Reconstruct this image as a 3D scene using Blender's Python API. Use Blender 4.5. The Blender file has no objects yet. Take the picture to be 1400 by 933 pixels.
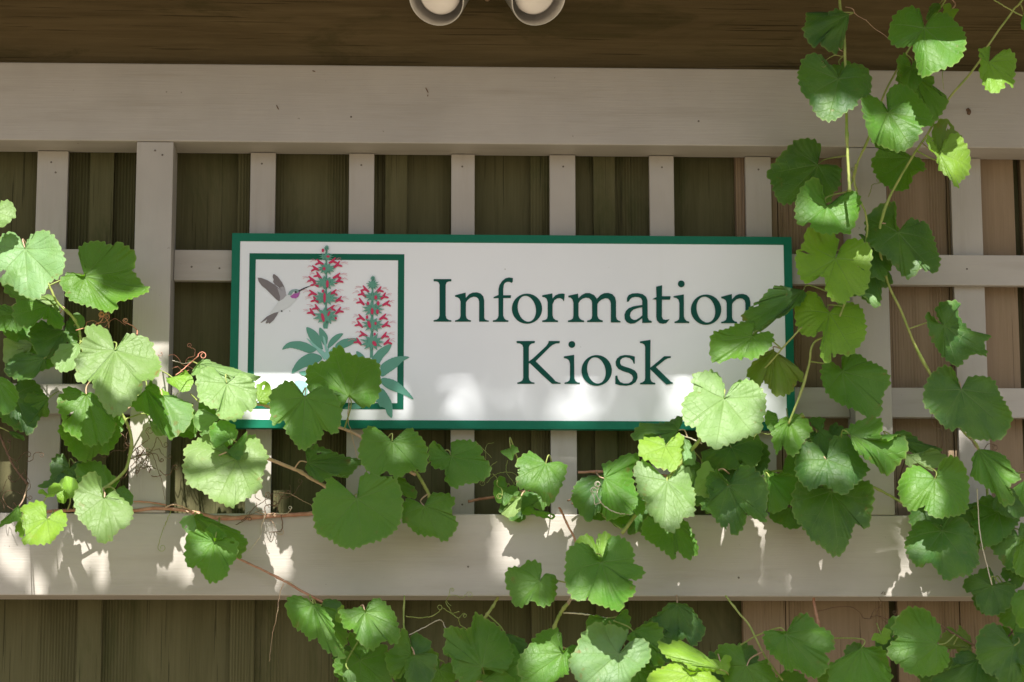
import bpy, bmesh, math, random
from mathutils import Vector, Matrix

random.seed(7)
scn = bpy.context.scene
COL = scn.collection
rad = math.radians

# ------------------------------------------------------------------ camera
CAM = Vector((0.0, -5.756, 1.6))
FPX = 3700.0
CP, CY, CR = rad(10.51256712), rad(-2.1545331), rad(-0.08333086)
ROT = (Matrix.Rotation(CY, 3, 'Z') @ Matrix.Rotation(CP, 3, 'X')
       @ Matrix(((1, 0, 0), (0, 0, -1), (0, 1, 0))) @ Matrix.Rotation(CR, 3, 'Z'))
cd = bpy.data.cameras.new('camera')
cam = bpy.data.objects.new('camera', cd)
COL.objects.link(cam)
cam.matrix_world = Matrix.Translation(CAM) @ ROT.to_4x4()
cd.sensor_width = 36.0
cd.lens = FPX / 1400 * 36
cd.clip_start, cd.clip_end = 0.05, 500
cd.dof.use_dof = True
cd.dof.focus_distance = 5.95
cd.dof.aperture_fstop = 4.5
scn.camera = cam


def ray(x, y):
    return ROT @ Vector(((x - 700) / FPX, (466.5 - y) / FPX, -1.0))


def P(x, y, d=0.0):
    """where the sight line through a measured photo position meets the vertical plane d metres in front of the sign"""
    r = ray(x, y)
    return CAM + r * ((-d - CAM.y) / r.y)


def on_plane(x, y, p0, n):
    r = ray(x, y)
    return CAM + r * ((p0 - CAM).dot(n) / r.dot(n))


# ------------------------------------------------------------------ object helpers
def link(name, me, mat=None, parent=None):
    o = bpy.data.objects.new(name, me)
    COL.objects.link(o)
    if mat is not None and me is not None:
        for m in (mat if isinstance(mat, (list, tuple)) else [mat]):
            me.materials.append(m)
    if parent is not None:
        o.parent = parent
        o.matrix_parent_inverse = Matrix.Translation(-parent.location)
    return o


def thing(name, label, cat, loc=(0, 0, 0), group=None):
    o = bpy.data.objects.new(name, None)
    COL.objects.link(o)
    o.location = loc
    o.empty_display_size = 0.1
    o['label'] = label
    o['category'] = cat
    if group:
        o['group'] = group
    return o


def bm_obj(name, bm, mat=None, parent=None, smooth=False):
    me = bpy.data.meshes.new(name)
    bm.normal_update()
    bm.to_mesh(me)
    bm.free()
    if smooth:
        me.shade_smooth()
    return link(name, me, mat, parent)


def add_box(bm, x0, x1, y0, y1, z0, z1, bev=0.0, warp=0.0):
    vs = [bm.verts.new((x, y, z)) for x in (x0, x1) for y in (y0, y1) for z in (z0, z1)]
    fs = [(0, 1, 3, 2), (4, 6, 7, 5), (0, 4, 5, 1), (2, 3, 7, 6), (0, 2, 6, 4), (1, 5, 7, 3)]
    faces = [bm.faces.new([vs[i] for i in f]) for f in fs]
    if bev > 0:
        es = {e for f in faces for e in f.edges}
        bmesh.ops.bevel(bm, geom=list(es), offset=bev, segments=2, affect='EDGES', profile=0.6)


def box_obj(name, x0, x1, y0, y1, z0, z1, mat, parent=None, bev=0.002):
    bm = bmesh.new()
    add_box(bm, min(x0, x1), max(x0, x1), y0, y1, min(z0, z1), max(z0, z1), bev)
    return bm_obj(name, bm, mat, parent)


def catmull(pts, n_per, closed=False):
    out = []
    m = len(pts)
    rng = m if closed else m - 1
    for i in range(rng):
        if closed:
            p0, p1, p2, p3 = pts[(i - 1) % m], pts[i], pts[(i + 1) % m], pts[(i + 2) % m]
        else:
            p1, p2 = pts[i], pts[i + 1]
            p0 = pts[i - 1] if i > 0 else p1
            p3 = pts[i + 2] if i + 2 < m else p2
        for k in range(n_per):
            t = k / n_per
            out.append(tuple(0.5 * ((2 * b) + (-a + c) * t + (2 * a - 5 * b + 4 * c - d) * t * t
                                    + (-a + 3 * b - 3 * c + d) * t ** 3)
                             for a, b, c, d in zip(p0, p1, p2, p3)))
    if not closed:
        out.append(tuple(pts[-1]))
    return out


def add_tube(bm, pts, radii, seg=8, cap=True):
    """tube of varying radius along a list of Vectors"""
    rings = []
    n = len(pts)
    up = Vector((0, -1, 0))
    for i in range(n):
        t = (pts[min(i + 1, n - 1)] - pts[max(i - 1, 0)])
        if t.length < 1e-9:
            t = Vector((0, 0, 1))
        t.normalize()
        a = t.cross(up)
        if a.length < 0.05:
            a = t.cross(Vector((1, 0, 0)))
        a.normalize()
        b = t.cross(a)
        r = radii[i] if isinstance(radii, (list, tuple)) else radii
        rings.append([bm.verts.new(pts[i] + a * (r * math.cos(2 * math.pi * k / seg)) + b * (r * math.sin(2 * math.pi * k / seg)))
                      for k in range(seg)])
    for i in range(n - 1):
        for k in range(seg):
            bm.faces.new((rings[i][k], rings[i][(k + 1) % seg], rings[i + 1][(k + 1) % seg], rings[i + 1][k]))
    if cap:
        bm.faces.new(rings[0][::-1])
        bm.faces.new(rings[-1])


# ------------------------------------------------------------------ materials
class NT:
    def __init__(self, name):
        self.m = bpy.data.materials.new(name)
        self.m.use_nodes = True
        self.t = self.m.node_tree
        self.t.nodes.clear()
        self.out = self.t.nodes.new('ShaderNodeOutputMaterial')

    def n(self, kind, **kw):
        nd = self.t.nodes.new(kind)
        for k, v in kw.items():
            if k.startswith('i_'):
                key = k[2:]
                nd.inputs[int(key) if key.isdigit() else key.replace('_', ' ')].default_value = v
            else:
                setattr(nd, k, v)
        return nd

    def l(self, a, b):
        self.t.links.new(a, b)

    def math(self, op, a, b=None, c=None, clamp=False):
        nd = self.n('ShaderNodeMath', operation=op, use_clamp=clamp)
        for i, v in enumerate((a, b, c)):
            if v is None:
                continue
            if isinstance(v, (int, float)):
                nd.inputs[i].default_value = v
            else:
                self.l(v, nd.inputs[i])
        return nd.outputs[0]

    def mix(self, f, a, b, blend='MIX'):
        nd = self.n('ShaderNodeMix', data_type='RGBA', blend_type=blend)
        for i, v in ((0, f), (6, a), (7, b)):
            if isinstance(v, (int, float)):
                nd.inputs[i].default_value = v
            elif isinstance(v, (tuple, list)):
                nd.inputs[i].default_value = (*v[:3], 1)
            else:
                self.l(v, nd.inputs[i])
        return nd.outputs[2]

    def maprange(self, v, a, b, c=0.0, d=1.0, smooth=True):
        nd = self.n('ShaderNodeMapRange', interpolation_type='SMOOTHSTEP' if smooth else 'LINEAR')
        self.l(v, nd.inputs[0])
        for i, x in enumerate((a, b, c, d)):
            nd.inputs[1 + i].default_value = x
        return nd.outputs[0]

    def coords(self, scale=(1, 1, 1), kind='Object', loc=(0, 0, 0)):
        tc = self.n('ShaderNodeTexCoord')
        mp = self.n('ShaderNodeMapping')
        mp.inputs['Scale'].default_value = scale
        mp.inputs['Location'].default_value = loc
        self.l(tc.outputs[kind], mp.inputs[0])
        return mp.outputs[0]

    def noise(self, vec, scale, detail=4, rough=0.55, dist=0.0):
        nd = self.n('ShaderNodeTexNoise')
        nd.inputs['Scale'].default_value = scale
        nd.inputs['Detail'].default_value = detail
        nd.inputs['Roughness'].default_value = rough
        nd.inputs['Distortion'].default_value = dist
        self.l(vec, nd.inputs['Vector'])
        return nd.outputs['Fac']

    def bump(self, h, strength=0.3, dist=0.002):
        nd = self.n('ShaderNodeBump')
        nd.inputs['Strength'].default_value = strength
        nd.inputs['Distance'].default_value = dist
        self.l(h, nd.inputs['Height'])
        return nd.outputs[0]

    def bsdf(self, color, rough=0.6, spec=0.4, normal=None, metal=0.0):
        b = self.n('ShaderNodeBsdfPrincipled')
        if isinstance(color, (tuple, list)):
            b.inputs['Base Color'].default_value = (*color[:3], 1)
        else:
            self.l(color, b.inputs['Base Color'])
        if isinstance(rough, (int, float)):
            b.inputs['Roughness'].default_value = rough
        else:
            self.l(rough, b.inputs['Roughness'])
        b.inputs['Specular IOR Level'].default_value = spec
        b.inputs['Metallic'].default_value = metal
        if normal is not None:
            self.l(normal, b.inputs['Normal'])
        return b

    def done(self, b):
        self.l(b.outputs[0], self.out.inputs[0])
        return self.m


def paint_mat(name, color, along='z'):
    """beige house paint on planed timber: faint grain, grime, scuffs"""
    t = NT(name)
    sc = (1, 1, 0.04) if along == 'z' else (0.04, 1, 1)
    gr = t.noise(t.coords(sc), 260, 3)
    big = t.noise(t.coords((1, 1, 1)), 5.5, 4)
    streak = t.noise(t.coords((1, 1, 0.12) if along == 'z' else (0.12, 1, 1)), 30, 3)
    spots = t.noise(t.coords((1, 1, 1)), 75, 2)
    sp = t.maprange(spots, 0.755, 0.80)
    c = t.mix(t.maprange(big, 0.3, 0.75), tuple(x * 0.93 for x in color), tuple(min(1, x * 1.05) for x in color))
    c = t.mix(t.math('MULTIPLY', t.maprange(streak, 0.48, 0.78), 0.42), c, (color[0] * .74, color[1] * .72, color[2] * .66))
    c = t.mix(t.math('MULTIPLY', sp, 0.55), c, (0.10, 0.085, 0.07))
    h = t.math('ADD', gr, t.math('MULTIPLY', big, 0.8))
    return t.done(t.bsdf(c, 0.55, 0.35, t.bump(h, 0.4, 0.0014)))


def wood_mat(name, dark, light, along='z', fine=1.0, green=0.4):
    t = NT(name)
    oi = t.n('ShaderNodeObjectInfo')
    tc = t.n('ShaderNodeTexCoord')
    add = t.n('ShaderNodeVectorMath', operation='ADD')
    t.l(tc.outputs['Object'], add.inputs[0])
    sc = t.n('ShaderNodeVectorMath', operation='SCALE')
    sc.inputs[0].default_value = (7.3, 3.1, 5.7)
    t.l(oi.outputs['Random'], sc.inputs['Scale'])
    t.l(sc.outputs[0], add.inputs[1])

    def mp(s):
        m = t.n('ShaderNodeMapping')
        m.inputs['Scale'].default_value = s
        t.l(add.outputs[0], m.inputs[0])
        return m.outputs[0]
    a = (1, 1, 0.03) if along == 'z' else (0.03, 1, 1)
    b = (1, 1, 0.10) if along == 'z' else (0.10, 1, 1)
    c_ = (1, 1, 0.012) if along == 'z' else (0.012, 1, 1)
    g1 = t.noise(mp(a), 150 * fine, 6, 0.68, 0.4)
    g2 = t.noise(mp(b), 14, 4, 0.6, 1.2)
    g3 = t.noise(mp(c_), 260, 2, 0.5)
    wv = t.n('ShaderNodeTexWave', bands_direction='X' if along == 'z' else 'Z')
    wv.inputs['Scale'].default_value = 48
    wv.inputs['Distortion'].default_value = 3.0
    wv.inputs['Detail'].default_value = 2.0
    wv.inputs['Detail Scale'].default_value = 0.6
    t.l(mp((1, 1, 0.05) if along == 'z' else (0.05, 1, 1)), wv.inputs['Vector'])
    ridge = t.maprange(t.noise(mp((1, 1, 0.02) if along == 'z' else (.02, 1, 1)), 9, 2), 0.5, 0.62)
    lines = t.math('MULTIPLY', wv.outputs['Fac'], ridge)
    f = t.math('ADD', t.math('MULTIPLY', g1, 0.55), t.math('MULTIPLY', g2, 0.65))
    f = t.math('SUBTRACT', f, t.math('MULTIPLY', lines, 0.28))
    col = t.mix(t.maprange(f, 0.22, 0.95, smooth=False), dark, light)
    mould = t.maprange(t.noise(mp((1, 1, 0.35) if along == 'z' else (0.25, 1, 1)), 6 if along == 'z' else 11, 6, 0.7, 0.8), 0.5, 0.66)
    col = t.mix(t.math('MULTIPLY', mould, green), col, (dark[0] * .62, dark[1] * .9, dark[2] * .6))
    crack = t.maprange(g3, 0.665, 0.70)
    col = t.mix(t.math('MULTIPLY', crack, 0.55), col, tuple(x * 0.25 for x in dark))
    h = t.math('SUBTRACT', t.math('ADD', g1, lines), t.math('MULTIPLY', crack, 1.5))
    return t.done(t.bsdf(col, 0.82, 0.15, t.bump(h, 0.5, 0.0022)))


def plain_mat(name, color, rough=0.5, spec=0.4, var=0.06, metal=0.0, bump=0.0, scale=40):
    t = NT(name)
    nz = t.noise(t.coords(), scale, 4)
    c = t.mix(nz, tuple(x * (1 - var) for x in color), tuple(min(1, x * (1 + var)) for x in color))
    nrm = t.bump(nz, bump, 0.001) if bump else None
    return t.done(t.bsdf(c, rough, spec, nrm, metal))


def sign_white():
    t = NT('sign_white_face')
    v = t.coords()
    big = t.noise(v, 3.0, 4)
    sp = t.maprange(t.noise(v, 62, 2), 0.745, 0.78)
    drip = t.noise(t.coords((1, 1, 0.08)), 28, 3)
    c = t.mix(t.maprange(big, 0.3, 0.7), (0.70, 0.735, 0.785), (0.745, 0.775, 0.82))
    c = t.mix(t.math('MULTIPLY', t.maprange(drip, 0.6, 0.85), 0.12), c, (0.55, 0.54, 0.50))
    c = t.mix(t.math('MULTIPLY', sp, 0.7), c, (0.12, 0.11, 0.1))
    return t.done(t.bsdf(c, 0.38, 0.35, t.bump(big, 0.05, 0.002)))


def leaf_mat():
    t = NT('grape_leaf')
    oi = t.n('ShaderNodeObjectInfo')
    uv = t.n('ShaderNodeUVMap')
    sep = t.n('ShaderNodeSeparateXYZ')
    t.l(uv.outputs[0], sep.inputs[0])
    U, V = sep.outputs[0], sep.outputs[1]
    rnd = t.math('ROUND', U)
    dl = t.math('ABSOLUTE', t.math('SUBTRACT', U, rnd))
    dist = t.math('MULTIPLY', t.math('MULTIPLY', dl, V), 0.75)
    w = t.math('MULTIPLY', t.math('SUBTRACT', 1.1, V), 0.020)
    prim = t.math('SUBTRACT', 1.0, t.math('DIVIDE', dist, w), clamp=True)
    inner = t.math('GREATER_THAN', 3.4, t.math('ABSOLUTE', U))
    prim = t.math('MULTIPLY', prim, inner)
    ch = t.math('MULTIPLY', t.math('SUBTRACT', V, t.math('MULTIPLY', dl, t.math('MULTIPLY', V, 0.62))), 6.5)
    fr = t.math('ABSOLUTE', t.math('SUBTRACT', t.math('FRACT', ch), 0.5))
    sec = t.maprange(fr, 0.0, 0.085, 1.0, 0.0)
    sec = t.math('MULTIPLY', sec, t.maprange(V, 0.12, 0.3))
    cell = t.n('ShaderNodeTexVoronoi', feature='DISTANCE_TO_EDGE')
    cell.inputs['Scale'].default_value = 230
    t.l(t.coords(), cell.inputs['Vector'])
    net = t.maprange(cell.outputs['Distance'], 0.0, 0.12, 1.0, 0.0)
    veins = t.math('MAXIMUM', prim, t.math('MULTIPLY', sec, 0.45))
    veins = t.math('MAXIMUM', veins, t.math('MULTIPLY', net, 0.09))
    big = t.noise(t.coords(), 22, 4)
    fine = t.noise(t.coords(), 160, 3)
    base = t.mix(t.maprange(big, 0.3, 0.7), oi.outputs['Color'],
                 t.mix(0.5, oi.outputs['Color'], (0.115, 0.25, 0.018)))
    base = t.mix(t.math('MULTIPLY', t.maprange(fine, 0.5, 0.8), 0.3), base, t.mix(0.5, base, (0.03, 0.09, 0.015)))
    base = t.mix(t.math('MULTIPLY', veins, 0.34), base, (0.28, 0.42, 0.13))
    edge = t.maprange(V, 0.955, 1.0)
    base = t.mix(t.math('MULTIPLY', edge, 0.40), base, (0.30, 0.38, 0.10))
    blem = t.math('MULTIPLY', t.maprange(t.noise(t.coords(), 34, 4, 0.6), 0.625, 0.72), t.maprange(V, 0.5, 0.95))
    base = t.mix(t.math('MULTIPLY', blem, 0.75), base, (0.22, 0.11, 0.03))
    specks = t.maprange(t.noise(t.coords(), 420, 1), 0.76, 0.82)
    base = t.mix(t.math('MULTIPLY', specks, 0.5), base, (0.42, 0.45, 0.33))
    h = t.math('ADD', t.math('MULTIPLY', veins, -1.0), t.math('MULTIPLY', big, 1.2))
    nrm = t.bump(h, 0.45, 0.0028)
    b = t.bsdf(base, t.maprange(fine, 0.2, 0.8, 0.42, 0.55), 0.42, nrm)
    b.inputs['Sheen Weight'].default_value = 0.12
    b.inputs['Sheen Roughness'].default_value = 0.6
    b.inputs['Sheen Tint'].default_value = (0.85, 1.0, 0.85, 1)
    tr = t.n('ShaderNodeBsdfTranslucent')
    tcol = t.mix(t.math('MULTIPLY', veins, 0.5), t.mix(0.5, (0.30, 0.62, 0.004), oi.outputs['Color'], 'MIX'), (0.10, 0.20, 0.02))
    t.l(tcol, tr.inputs[0])
    t.l(nrm, tr.inputs['Normal'])
    ms = t.n('ShaderNodeMixShader')
    ms.inputs[0].default_value = 0.46
    t.l(b.outputs[0], ms.inputs[1])
    t.l(tr.outputs[0], ms.inputs[2])
    return t.done(ms)


def cane_mat(name, c1, c2):
    t = NT(name)
    nz = t.noise(t.coords(), 55, 4)
    f2 = t.noise(t.coords(), 400, 2)
    c = t.mix(t.maprange(nz, 0.35, 0.65), c1, c2)
    return t.done(t.bsdf(c, 0.55, 0.35, t.bump(f2, 0.3, 0.0008)))


BEIGE = (0.372, 0.346, 0.314)
M_railx = paint_mat('beige_rail_paint', BEIGE, 'x')
M_postz = paint_mat('beige_post_paint', BEIGE, 'z')
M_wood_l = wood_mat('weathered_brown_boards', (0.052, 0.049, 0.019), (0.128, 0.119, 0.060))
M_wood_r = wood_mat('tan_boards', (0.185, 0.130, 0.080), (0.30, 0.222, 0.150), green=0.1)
M_beam = wood_mat('brown_beam_timber', (0.055, 0.040, 0.016), (0.185, 0.142, 0.074), 'x', 0.7)
M_roof = wood_mat('eave_boards', (0.15, 0.11, 0.07), (0.24, 0.18, 0.12), 'x')
M_white = sign_white()
M_green = plain_mat('sign_green_border', (0.004, 0.132, 0.078), 0.5, 0.16, 0.1)
M_green2 = plain_mat('sign_green_frame', (0.003, 0.108, 0.064), 0.5, 0.16, 0.08)
M_letter = plain_mat('sign_green_letters', (0.0008, 0.066, 0.049), 0.5, 0.14, 0.06)
M_art = plain_mat('sign_sage_leaf', (0.10, 0.30, 0.225), 0.45, 0.3, 0.05)
M_artd = plain_mat('sign_sage_dark', (0.062, 0.20, 0.15), 0.45, 0.3, 0.05)
M_artl = plain_mat('sign_sage_light', (0.25, 0.52, 0.46), 0.45, 0.3, 0.05)
M_red = plain_mat('sign_flower_red', (0.52, 0.024, 0.095), 0.45, 0.3, 0.05)
M_pink = plain_mat('sign_flower_pink', (0.62, 0.25, 0.32), 0.45, 0.3, 0.05)
M_wing = plain_mat('sign_bird_wing', (0.17, 0.15, 0.155), 0.45, 0.3, 0.12, scale=90)
M_wingl = plain_mat('sign_bird_wing_pale', (0.33, 0.32, 0.35), 0.45, 0.3, 0.08)
M_bird = plain_mat('sign_bird_body', (0.60, 0.63, 0.66), 0.45, 0.3, 0.05)
M_head = plain_mat('sign_bird_head', (0.22, 0.33, 0.32), 0.45, 0.3, 0.1)
M_throat = plain_mat('sign_bird_throat', (0.36, 0.09, 0.35), 0.45, 0.3, 0.1)
M_black = plain_mat('sign_black', (0.03, 0.03, 0.04), 0.45, 0.3)
M_leaf = leaf_mat()
M_cane_red = cane_mat('cane_red_brown', (0.30, 0.14, 0.085), (0.40, 0.22, 0.15))
M_cane_tan = cane_mat('cane_tan', (0.42, 0.30, 0.18), (0.50, 0.33, 0.24))
M_cane_green = cane_mat('cane_green', (0.20, 0.27, 0.06), (0.30, 0.33, 0.10))
M_cane_brown = cane_mat('cane_dead_brown', (0.10, 0.058, 0.035), (0.16, 0.09, 0.05))
M_tend_red = cane_mat('tendril_red', (0.50, 0.18, 0.12), (0.55, 0.28, 0.18))
M_tend_pale = cane_mat('tendril_pale', (0.50, 0.46, 0.34), (0.60, 0.52, 0.44))
M_metal = plain_mat('lamp_grey_metal', (0.60, 0.59, 0.57), 0.30, 0.5, 0.1, 0.7, 0.1, 120)
M_metal_in = plain_mat('lamp_inner_grey', (0.30, 0.29, 0.27), 0.5, 0.4, 0.15, 0.1)
M_bulb = plain_mat('frosted_bulb_glass', (0.90, 0.86, 0.85), 0.10, 0.6, 0.03)
M_ground = plain_mat('pale_gravel_ground', (0.235, 0.194, 0.137), 0.9, 0.1, 0.25, bump=0.5, scale=30)
M_bark = cane_mat('tree_bark', (0.10, 0.08, 0.06), (0.18, 0.15, 0.11))


# ------------------------------------------------------------------ ground
bm = bmesh.new()
bmesh.ops.create_grid(bm, x_segments=8, y_segments=8, size=120)
g = bm_obj('ground', bm, M_ground)
g['kind'] = 'structure'

# ------------------------------------------------------------------ board wall behind
YB, YBAT = 0.092, 0.070      # board face, batten face (metres behind the sign face)
zlo, zhi = 0.0, 4.05


def xat(px, py, y):
    return P(px, py, -y).x


def zat(px, py, y):
    return P(px, py, -y).z


wall = thing('board_wall', 'dark brown board and batten timber wall behind the beige lattice', 'wall', (0, YB, 0))
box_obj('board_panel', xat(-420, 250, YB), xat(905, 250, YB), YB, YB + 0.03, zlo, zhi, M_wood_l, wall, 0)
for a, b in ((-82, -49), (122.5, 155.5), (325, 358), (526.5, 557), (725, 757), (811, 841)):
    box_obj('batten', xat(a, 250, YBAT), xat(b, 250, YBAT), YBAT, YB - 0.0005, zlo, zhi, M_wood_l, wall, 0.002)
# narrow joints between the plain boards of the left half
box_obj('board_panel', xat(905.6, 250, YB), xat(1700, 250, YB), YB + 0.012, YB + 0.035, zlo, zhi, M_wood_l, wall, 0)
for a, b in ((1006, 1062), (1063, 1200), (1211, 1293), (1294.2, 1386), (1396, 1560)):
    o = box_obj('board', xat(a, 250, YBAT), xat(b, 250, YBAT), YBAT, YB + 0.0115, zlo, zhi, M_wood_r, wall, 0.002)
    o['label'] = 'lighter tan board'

# ------------------------------------------------------------------ beam above
beam = thing('roof_beam', 'rough brown timber beam running along the top above the beige rail', 'beam', (0, 0, 3.3))
box_obj('timber', -2.6, 2.6, 0.004, 0.069, zat(700, 97, 0.004), 3.72, M_beam, beam, 0.004)

# ------------------------------------------------------------------ lattice
YF = -0.045
YS0, YS1 = 0.040, 0.0585      # slats
YC0, YC1 = 0.0205, 0.0395     # crossbars
lat = thing('lattice_screen', 'beige painted timber lattice of slats, posts and wide rails that carries the sign', 'lattice', (0, 0, 0))


def zmid(y_left, y_right, Y):
    return 0.5 * (P(0, y_left, -Y).z + P(1400, y_right, -Y).z)


zt1, zt0 = zmid(85.5, 97.5, YF), zmid(191.5, 203.2, YF)
zb1, zb0 = zmid(700.5, 706, YF), zmid(813.6, 817, YF)
box_obj('rail', -2.6, 2.6, YF, YS1, zt0, zt1, M_railx, lat, 0.003)
box_obj('rail', -2.6, 2.6, YF, YS1, zb0, zb1, M_railx, lat, 0.003)
POST = []
for a, b in ((186.2, 236.5), (1161, 1211)):
    x0, x1 = xat(a, 230, YF), xat(b, 230, YF)
    POST.append((x0, x1))
    box_obj('post', x0, x1, YF + 0.001, YS1, zb1 + 0.001, zt0 - 0.001, M_postz, lat, 0.002)
for a, b in ((-92, -58), (50, 92.3), (342, 376.5), (477, 511.5), (617, 649), (751.5, 786.7), (888, 921.5), (1019.5, 1054.5),
             (1300, 1341.5), (1438, 1472)):
    x0, x1 = xat(a, 255, YS0), xat(b, 255, YS0)
    box_obj('slat', x0, x1, YS0, YS1, zb1 + 0.0015, zt0 - 0.0015, M_postz, lat, 0.0015)
for (yt, yb) in ((344.5, 386.5), (527.5, 568.5)):
    z1, z0 = zmid(yt - 2, yt + 2.5, YC0), zmid(yb - 2, yb + 2, YC0)
    for x0, x1 in ((-2.4, POST[0][0] - 0.001), (POST[0][1] + 0.001, POST[1][0] - 0.001), (POST[1][1] + 0.001, 2.4)):
        box_obj('crossbar', x0, x1, YC0, YC1, z0, z1, M_railx, lat, 0.0015)

# scuff on the top rail and a dark knot
def scuff(pts, name, label, w=0.0016):
    bm = bmesh.new()
    v = [P(x, y, -YF + 0.0012) for x, y in catmull(pts, 4)]
    add_tube(bm, v, [w * (0.5 + 0.5 * math.sin(math.pi * (i + 0.5) / len(v))) for i in range(len(v))], 5)
    o = bm_obj(name, bm, M_cane_brown, lat)


for q in ([(582, 120), (584, 124), (585.5, 127)], [(585, 130), (584.6, 132)], [(427, 97), (431, 98)], [(378, 144), (381, 150)]):
    scuff(q, 'scuff_mark', '', 0.0011)
M_nail = plain_mat('nail_head_rust', (0.12, 0.10, 0.085), 0.6, 0.3, 0.3)
for (x, y, d) in ((70, 222, -YS0), (76, 236, -YS0), (212, 206, -YF), (222, 212, -YF), (358, 224, -YS0), (494, 226, -YS0), (632, 228, -YS0), (770, 228, -YS0), (905, 229, -YS0), (1037, 232, -YS0),
                  (1320, 236, -YS0), (262, 365, -YC0), (300, 367, -YC0), (1322, 368, -YC0), (1314, 549, -YC0), (632, 690, -YS0), (770, 640, -YS0), (480, 160, -YF), (955, 166, -YF), (640, 775, -YF), (1010, 790, -YF)):
    bm = bmesh.new()
    c = P(x, y, d + 0.0003)
    vs = [bm.verts.new(c + Vector((0.0022 * math.cos(k * math.pi / 5), 0, 0.0022 * math.sin(k * math.pi / 5)))) for k in range(10)]
    tp = bm.verts.new(c + Vector((0, -0.0008, 0)))
    for k in range(10):
        bm.faces.new((vs[k], vs[(k + 1) % 10], tp))
    bm_obj('nail', bm, M_nail, lat)
scuff([(1322, 149), (1325, 153), (1324, 157)], 'knot_mark', '', 0.005)

# ------------------------------------------------------------------ sign
SG = [P(317.0, 319.6), P(1083.3, 324.2), P(1085.8, 587.2), P(313.6, 585.6)]
sx0, sx1 = 0.5 * (SG[0].x + SG[3].x), 0.5 * (SG[1].x + SG[2].x)
sz1, sz0 = 0.5 * (SG[0].z + SG[1].z), 0.5 * (SG[2].z + SG[3].z)
sign = thing('sign_board', 'white information kiosk sign with green border, hummingbird and red flower spikes', 'sign', ((sx0 + sx1) / 2, 0, sz0))
box_obj('panel', sx0, sx1, 0.0006, 0.0200, sz0, sz1, M_white, sign, 0.0015)


def frame_obj(name, x0, x1, z0, z1, w, y0, y1, mat):
    bm = bmesh.new()
    o = [(x0, z0), (x1, z0), (x1, z1), (x0, z1)]
    i = [(x0 + w, z0 + w), (x1 - w, z0 + w), (x1 - w, z1 - w), (x0 + w, z1 - w)]
    L = [[bm.verts.new((x, y, z)) for x, z in ring] for y in (y0, y1) for ring in (o, i)]
    of, if_, ob, ib = L
    for k in range(4):
        j = (k + 1) % 4
        bm.faces.new((of[k], of[j], if_[j], if_[k]))
        bm.faces.new((of[j], of[k], ob[k], ob[j]))
        bm.faces.new((if_[k], if_[j], ib[j], ib[k]))
        bm.faces.new((ob[k], ib[k], ib[j], ob[j]))
    return bm_obj(name, bm, mat, sign)


frame_obj('border', sx0 - 0.0004, sx1 + 0.0004, sz0 - 0.0004, sz1 + 0.0004, 0.0178, -0.0008, 0.0198, M_green)
f0, f1 = P(341.2, 346.5), P(551.6, 560.0)
frame_obj('picture_frame', f0.x, f1.x, f1.z, f0.z, 0.0136, -0.0002, 0.0008, M_green2)
LAY = [0.0]


def poly(bm, pts, d, mi=0):
    vs = [bm.verts.new(P(x, y, d)) for x, y in pts]
    f = bm.faces.new(vs)
    f.material_index = mi
    return f


def ring(bm, o, i, d, n=48, mi=0):
    A = [bm.verts.new(P(*o(2 * math.pi * k / n), d)) for k in range(n)]
    B = [bm.verts.new(P(*i(2 * math.pi * k / n), d)) for k in range(n)]
    for k in range(n):
        j = (k + 1) % n
        f = bm.faces.new((A[k], A[j], B[j], B[k]))
        f.material_index = mi


def parse(s):
    return [tuple(float(v) for v in p.split(',')) for p in s.split()]


def glyphs(name, ox, oy, items, label):
    bm = bmesh.new()
    d = 0.0006
    for it in items:
        d += 0.00007
        kind = it[0]
        ox, oy = it[1]
        T = lambda x, y: (ox + x / 7.778, oy + y / 7.778)
        if kind == 'p':
            pts = parse(it[2])
            if len(it) > 3:
                pts = [(x + it[3][0], y + it[3][1]) for x, y in pts]
            poly(bm, [T(x, y) for x, y in pts], d)
        elif kind == 'o':
            x0, x1, y0, y1, a0, a1, b0, b1 = it[2]
            cx, cy, rx, ry = (x0 + x1) / 2, (y0 + y1) / 2, (x1 - x0) / 2, (y1 - y0) / 2
            ax, ay, qx, qy = (a0 + a1) / 2, (b0 + b1) / 2, (a1 - a0) / 2, (b1 - b0) / 2
            ring(bm, lambda a: T(cx + rx * math.cos(a), cy + ry * math.sin(a)),
                 lambda a: T(ax + qx * 0.97 * math.cos(a) + 0.11 * qy * math.sin(a), ay + qy * math.sin(a)), d)
        elif kind == 'dot':
            cx, cy, r = it[2]
            poly(bm, [T(cx + r * math.cos(2 * math.pi * k / 28), cy + r * math.sin(2 * math.pi * k / 28)) for k in range(28)], d)
    o = bm_obj(name, bm, M_letter, sign)
    o['label'] = label
    return o


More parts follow.
